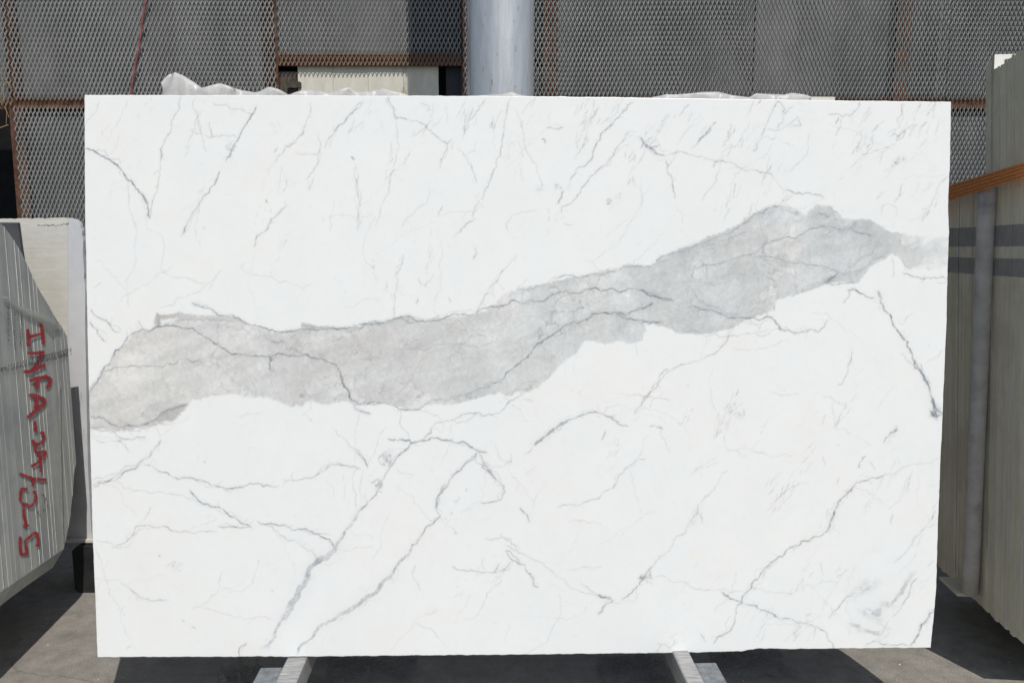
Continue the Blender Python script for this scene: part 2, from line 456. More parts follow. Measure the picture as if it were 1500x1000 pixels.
sheet(fx(601), XP[3] - 0.03, Z_CUT + 0.002, Z_TOP, 0.052, 0.003, 0.6, mat='bluegrey_shade')  # dark backing, begun at the column's shadow edge and darkened to deepen it
for i, (a, b_) in enumerate([(786, 998), (999, 1112), (1113, 1222), (1223, 1326), (1327, 1470), (1471, 1560)]):
    sheet(fx(a) - 0.012, fx(b_) + 0.012, Z_RAIL + 0.01, Z_TOP, 0.058 + 0.008*(i % 2), 0.0045, i*1.7)
    sheet(fx(a) - 0.012, fx(b_) + 0.012, 0.02, Z_RAIL - 0.045, 0.043 + 0.007*(i % 2), 0.0045, i*1.3 + 0.8)
bk = empty('shed_wall', (0, FY + 0.3, 0))
tag(bk, 'dark corrugated shed wall glimpsed through the gaps behind the fence', 'wall')
for i in range(30):
    MB().bevel_box((-3.0 + i*0.242, FY + 0.30, 0.0), (0.238, 0, 0), (0, 0.03, 0), (0, 0, 3.6), 0.01).build('wall_panel', M['darkwall'], bk)

# what shows through the opening under the cut mesh
cw = empty('cream_cladding', (fx(515), FY + 0.10, 0))
tag(cw, 'cream painted ribbed cladding seen through the gap under the cut mesh', 'cladding')
xa, xb = fx(432), fx(641)
k = 4
for i in range(k):
    w = (xb - xa)/k
    MB().bevel_box((xa + i*w, FY + 0.036 + 0.002*(i % 2), 0.05), (w - 0.0015, 0, 0), (0, 0.012, 0), (0, 0, Z_CUT - 0.02), 0.002).build('panel', M['cream'], cw)
bd = MB().bevel_box((fx(640) + 0.045, FY + 0.062, 0.03), (fx(700) - fx(640), 0, 0), (0, 0.012, 0), (0, 0, Z_CUT + 0.02), 0.003).build('cladding_board', M['bluegrey_shade'])
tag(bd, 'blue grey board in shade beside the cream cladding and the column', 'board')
tb = MB().bevel_box((fx(404), FY + 0.036, 0.02), (fx(432) - fx(404) - 0.004, 0, 0), (0, 0.05, 0), (0, 0, Z_CUT - 0.05), 0.006)
tb.bevel_box((fx(418), FY + 0.011, fz(128)), (0.075, 0, 0), (0, 0.024, 0), (0, 0, 0.035), 0.004)
tag(tb.build('timber_post', M['oldwood']), 'dark weathered timber post between mesh and cream cladding', 'post')

bt = MB().box((-6.2, FY + 0.85, 0.0), (3.0, 0, 0), (0, 0.02, 0), (0, 0, 3.2)).build('painted_shade_panel', M['black'])  # panel whose black colour paints the deep shade beyond the fence end
tag(bt, 'black panel painted as the deep shade in the gap left of the fence post', 'shade panel')

# ------------------------------------------------------------------ column and its surroundings
CY = 3.53
cx = at_y(733, 100, CY).x
col = empty('steel_column', (cx, CY, 0))
tag(col, 'thick pale blue grey steel pipe column standing behind the marble slab', 'column')
rr = 0.5*92/FPX*(CY*CP + 0.10)
b = MB(); b.tube([(cx, CY, 0.02 + i*0.24) for i in range(27)], rr, 48); b.build('pipe', M['column'], col, False)
for o in col.children:
    me = o.data
    for p in me.polygons: p.use_smooth = len(p.vertices) == 4
sa = R(-62)
MB().box((cx + (rr-0.001)*math.sin(sa), CY - (rr-0.001)*math.cos(sa), 0.03), (0.004, 0, 0), (0, -0.003, 0), (0, 0, 6.0)).build('weld_seam', M['rust'], col)
bp = MB(); bp.bevel_box((cx-0.26, CY-0.26, 0.001), (0.52, 0, 0), (0, 0.52, 0), (0, 0, 0.022), 0.004); bp.build('base_plate', M['galv'], col)
for sx in (-1, 1):
    for sy in (-1, 1):
        MB().tube([(cx+sx*0.21, CY+sy*0.21, 0.02), (cx+sx*0.21, CY+sy*0.21, 0.055)], 0.016, 6).build('bolt', M['galv'], col)

# ------------------------------------------------------------------ the marble slab
YAW, LEAN = R(2.0), R(4.0)
S_AX = Vector((math.cos(YAW), math.sin(YAW), 0))
H_N = Vector((-math.sin(YAW), math.cos(YAW), 0))
T_AX = H_N*math.sin(LEAN) + Vector((0, 0, math.cos(LEAN)))
S_N = H_N*math.cos(LEAN) - Vector((0, 0, math.sin(LEAN)))      # points away from the camera
P0 = at_y(750, 958, 2.46)

CROP = {'A': (100, 120, 3.030), 'B': (500, 120, 3.030), 'C': (940, 120, 3.031), 'D': (100, 420, 3.261),
        'E': (520, 380, 3.126), 'F': (940, 280, 2.777), 'G': (120, 640, 2.344), 'H': (740, 600, 2.273), 'P': (0, 0, 1.0)}
OX, OY, RW, RH = 110, 125, 1296, 850      # raster of the stone's pattern, one cell per photograph pixel

def vnoise(w, h, cell, seed):
    r = np.random.default_rng(seed)
    gw, gh = int(w/cell) + 3, int(h/cell) + 3
    g = r.random((gh, gw))*2 - 1
    X = np.arange(w)/cell; Y = np.arange(h)/cell
    xi, yi = X.astype(int), Y.astype(int); xf, yf = X-xi, Y-yi
    xf = xf*xf*(3-2*xf); yf = yf*yf*(3-2*yf)
    a = g[yi][:, xi]*(1-xf) + g[yi][:, xi+1]*xf
    b = g[yi+1][:, xi]*(1-xf) + g[yi+1][:, xi+1]*xf
    return a*(1-yf)[:, None] + b*yf[:, None]
def fbm(w, h, cell, seed, octs=4, gain=0.55):
    t = np.zeros((h, w)); a = 1.0; s_ = 0
    for o in range(octs):
        t += a*vnoise(w, h, max(cell/2**o, 1.01), seed+o); s_ += a; a *= gain
    return t/s_

dark = np.zeros((RH, RW)); warm = np.zeros((RH, RW))
GR = fbm(RW, RH, 5, 201, 3, 0.75); GR2 = fbm(RW, RH, 13, 207, 4, 0.65)

def vein(crop, pts, w=1.4, s=0.35, wm=0.0, rough=0.10, broken=0.35, halo=0.11):
    cx_, cy_, sc = CROP[crop]
    P = np.array([((x/sc + cx_) - OX, (y/sc + cy_) - OY) for x, y in pts], float)
    n0 = len(P)
    if isinstance(w, (list, tuple)): wv = np.interp(np.linspace(0, 1, n0), np.linspace(0, 1, len(w)), w)
    else: wv = np.full(n0, float(w))
    T = np.arange(n0, dtype=float)
    for it in range(5):                                   # fractal subdivision
        if len(P) > 600: break
        d = P[1:]-P[:-1]; ln = np.hypot(d[:, 0], d[:, 1])
        nrm = np.stack([-d[:, 1], d[:, 0]], 1)/np.maximum(ln, 1e-6)[:, None]
        amp = rng.normal(0, 1, len(d))*rough*np.minimum(ln, 30)*(ln > 2.2)
        mid = (P[1:]+P[:-1])/2 + nrm*amp[:, None]
        Q = np.empty((len(P)+len(mid), 2)); Q[0::2] = P; Q[1::2] = mid; P = Q
        Tm = np.empty(len(T)*2-1); Tm[0::2] = T; Tm[1::2] = (T[1:]+T[:-1])/2; T = Tm
        if np.median(np.hypot(*(P[1:]-P[:-1]).T)) < 2.0: break
    W = np.interp(T, np.arange(n0), wv)
    L = len(P)
    knots = rng.random(max(3, L//5 + 3))
    mod = np.interp(np.arange(L), np.linspace(0, L, len(knots)), knots)
    Sx = s*(1 - broken + broken*2*mod); Sx = np.clip(Sx, 0, 0.95)
    W = W*(0.75 + 0.5*np.interp(np.arange(L), np.linspace(0, L, len(knots)), knots[::-1]))
    end = np.minimum(1, np.minimum(np.arange(L), L-1-np.arange(L))/max(2, L*0.07)+0.35); Sx = Sx*end
    pad = 4 + int(W.max()*3)
    x0, y0 = np.floor(P.min(0)).astype(int)-pad; x1, y1 = np.ceil(P.max(0)).astype(int)+pad
    x0, y0 = max(x0, 0), max(y0, 0); x1, y1 = min(x1, RW-1), min(y1, RH-1)
    if x1 <= x0 or y1 <= y0: return
    buf = np.zeros((y1-y0+1, x1-x0+1))
    for i in range(L-1):
        a, b = P[i], P[i+1]; wd = 0.5*(W[i]+W[i+1]); st = 0.5*(Sx[i]+Sx[i+1])
        q = int(4 + wd*3)
        u0, v0 = np.floor(np.minimum(a, b)).astype(int)-q; u1, v1 = np.ceil(np.maximum(a, b)).astype(int)+q
        u0, v0 = max(u0, x0), max(v0, y0); u1, v1 = min(u1, x1), min(v1, y1)
        if u1 <= u0 or v1 <= v0: continue
        X = np.arange(u0, u1+1)[None, :]; Y = np.arange(v0, v1+1)[:, None]
        dx, dy = b-a; L2 = dx*dx+dy*dy+1e-9
        t = np.clip(((X-a[0])*dx+(Y-a[1])*dy)/L2, 0, 1)
        D = np.hypot(X-a[0]-t*dx, Y-a[1]-t*dy)
        h_ = max(wd/2, 0.45)
        core = 1/(1+np.exp((D-h_)/(0.35 if st > 0.26 else 0.2*wd))) if wd > 2.2 else np.exp(-(D/(h_*1.25))**2)
        pr = st*np.maximum(core*min(1, 0.55+wd/3.2), halo*np.exp(-(D/(wd*1.5+1.0))**2))
        sub = buf[v0-y0:v1-y0+1, u0-x0:u1-x0+1]
        np.maximum(sub, pr, out=sub)
    sl = (slice(y0, y1+1), slice(x0, x1+1))
    if W.max() > 3.0: buf = buf*(np.clip(0.92 + 0.7*GR[sl] + 0.3*GR2[sl], 0.3, 1.25) if s > 0.27 else np.clip(0.75 + 0.9*GR[sl] + 0.8*GR2[sl], 0.1, 1.3))
    else: buf = buf*np.clip(0.96 + 0.75*GR[sl] + 0.3*GR2[sl], 0.25, 1.45)
    dark[sl] = 1-(1-dark[sl])*(1-buf)
    if wm: warm[sl] = np.maximum(warm[sl], buf*wm)

def companions(crop, pts, w, s):
    """hairlines that run beside and branch off a stronger vein"""
    cx_, cy_, sc = CROP[crop]
    P = np.array([(x/sc + cx_, y/sc + cy_) for x, y in pts], float)
    if len(P) < 3: return
    for _ in range(2 if s > 0.45 else 1):
        i0 = rng.integers(0, len(P)-1); i1 = min(len(P), i0 + rng.integers(2, 6))
        o = rng.normal(0, 1.0 + w*0.9, (i1-i0, 2)) + rng.normal(0, 1.6, 2)
        if i1-i0 >= 2: vein('P', [tuple(q) for q in P[i0:i1]+o], rng.uniform(0.5, 0.9), s*rng.uniform(0.35, 0.65), rough=0.16, halo=0.04)
    L = np.hypot(*(P[1:]-P[:-1]).T).sum()
    for _ in range(int(L/38)):
        i0 = rng.integers(0, len(P)-1); t_ = rng.random(); p = P[i0]*(1-t_) + P[i0+1]*t_
        d = P[i0+1]-P[i0]; a = math.atan2(d[1], d[0]) + rng.choice((-1, 1))*rng.uniform(0.35, 1.3) + rng.choice((0, math.pi))
        l_ = rng.uniform(4, 15)
        vein('P', [tuple(p), (p[0]+math.cos(a)*l_*0.5+rng.normal(0, 1), p[1]+math.sin(a)*l_*0.5+rng.normal(0, 1)), (p[0]+math.cos(a)*l_, p[1]+math.sin(a)*l_)], rng.uniform(0.5, 0.9), s*rng.uniform(0.3, 0.6), rough=0.16, halo=0.04)

def smudge(crop, x, y, rx, ry, s, nst=14, ang=None):
    cx_, cy_, sc = CROP[crop]; X, Y = x/sc+cx_, y/sc+cy_
    for _ in range(nst):
        a = rng.uniform(0, math.pi) if ang is None else math.radians(ang)+rng.normal(0, 0.25)
        L = rng.uniform(0.3, 1.0)*min(rx, ry)*1.1
        px, py = X+rng.normal(0, rx*0.5), Y+rng.normal(0, ry*0.5)
        vein('P', [(px-math.cos(a)*L/2, py+math.sin(a)*L/2), (px+rng.normal(0, 1), py+rng.normal(0, 1)), (px+math.cos(a)*L/2, py-math.sin(a)*L/2)], rng.uniform(0.8, 1.6), s*rng.uniform(0.5, 1.1))

def poly_mask(pts):
    P = np.array(pts, float) - (OX, OY)
    m_ = np.zeros((RH, RW))
    x0, y0 = P[:, 0], P[:, 1]; x1, y1 = np.roll(x0, -1), np.roll(y0, -1)
    for r_ in range(RH):
        for sub in (0.25, 0.75):
            yy = r_+sub
            c_ = ((y0 <= yy) & (y1 > yy)) | ((y1 <= yy) & (y0 > yy))
            if not c_.any(): continue
            xs = np.sort(x0[c_] + (yy-y0[c_])*(x1[c_]-x0[c_])/(y1[c_]-y0[c_]))
            for a, b in zip(xs[0::2], xs[1::2]):
                ia, ib = max(0, int(a)), min(RW, int(b)+1)
                if ib > ia: m_[r_, ia:ib] += 0.5
    return m_
def cv(crop, pts):
    cx_, cy_, sc = CROP[crop]
    return [(x/sc+cx_, y/sc+cy_) for x, y in pts]
def blur(a, n_=1):
    for _ in range(n_):
        a = (a + np.roll(a, 1, 0) + np.roll(a, -1, 0))/3; a = (a + np.roll(a, 1, 1) + np.roll(a, -1, 1))/3
    return a

# the broad grey band of the stone
top = cv('D', [(60,560),(108,495),(160,405),(200,370),(250,290),(300,225),(340,210),(385,212),(410,185),(430,120),(470,128),(540,125),(600,130),(650,140),(710,137),(760,150),(830,160),(870,182),(920,195),(960,205),(1015,218),(1060,210),(1115,205),(1120,182),(1170,183),(1220,190),(1290,192),(1360,190),(1370,176)])
top += cv('E', [(0,303),(60,295),(130,292),(175,275),(210,262),(250,262),(300,280),(340,282),(410,260),(470,250),(555,243),(600,235),(630,215),(660,185),(690,160),(740,135),(800,122),(880,108),(950,95),(1010,82),(1060,82),(1110,65),(1160,50),(1220,42),(1290,28),(1340,32),(1400,22)])
top += cv('F', [(60,290),(75,268),(130,255),(200,225),(300,180),(400,135),(460,95),(520,70),(560,63),(620,68),(670,90),(690,65),(720,52),(770,55),(810,85),(830,115),(900,120),(950,130),(990,160),(1050,178),(1120,185),(1180,185),(1290,190)])
bot = cv('F', [(1290,310),(1245,310),(1200,318),(1170,325),(1120,308),(1080,310),(1060,280),(1030,262),(1015,258),(990,275),(960,290),(920,320),(895,345),(875,370),(830,365),(790,370),(740,375),(700,395),(650,420),(600,435),(550,455),(540,480),(510,505),(440,515),(400,530),(370,560),(300,578),(230,575),(170,570),(100,558),(20,545)])
bot += cv('E', [(1335,320),(1335,345),(1320,380),(1260,385),(1210,375),(1150,392),(1100,385),(1050,378),(1020,410),(970,450),(920,505),(880,545),(830,585),(780,610),(730,620),(690,638),(660,622),(610,625),(560,645),(500,665),(460,670),(420,662),(360,665),(310,672),(270,685),(240,685),(180,668),(110,655),(50,655),(0,655)])
bot += cv('D', [(1345,555),(1260,560),(1200,555),(1160,545),(1110,570),(1060,565),(1000,545),(950,530),(900,535),(850,530),(780,515),(700,515),(640,530),(590,540),(570,570),(530,615),(490,650),(430,660),(370,675),(300,685),(230,690),(170,680),(110,670),(60,670)])
mass = poly_mask(top + bot)
mass *= 1 - poly_mask(cv('D', [(452,150),(525,148),(500,172),(470,186),(450,186)]))
deep = poly_mask(cv('D', [(390,652),(440,622),(470,592),(520,575),(572,568),(535,612),(485,655)]))*0.5
deep += poly_mask(cv('D', [(430,122),(540,126),(700,138),(830,160),(700,160),(560,155),(470,150),(440,185),(415,186)]))*0.4
deep += poly_mask(cv('D', [(1118,182),(1220,190),(1360,190),(1330,200),(1200,208),(1120,204)]))*0.6
deep += poly_mask(cv('F', [(690,65),(720,52),(770,55),(810,85),(830,115),(900,120),(950,130),(940,165),(830,150),(740,140),(660,140)]))*0.16

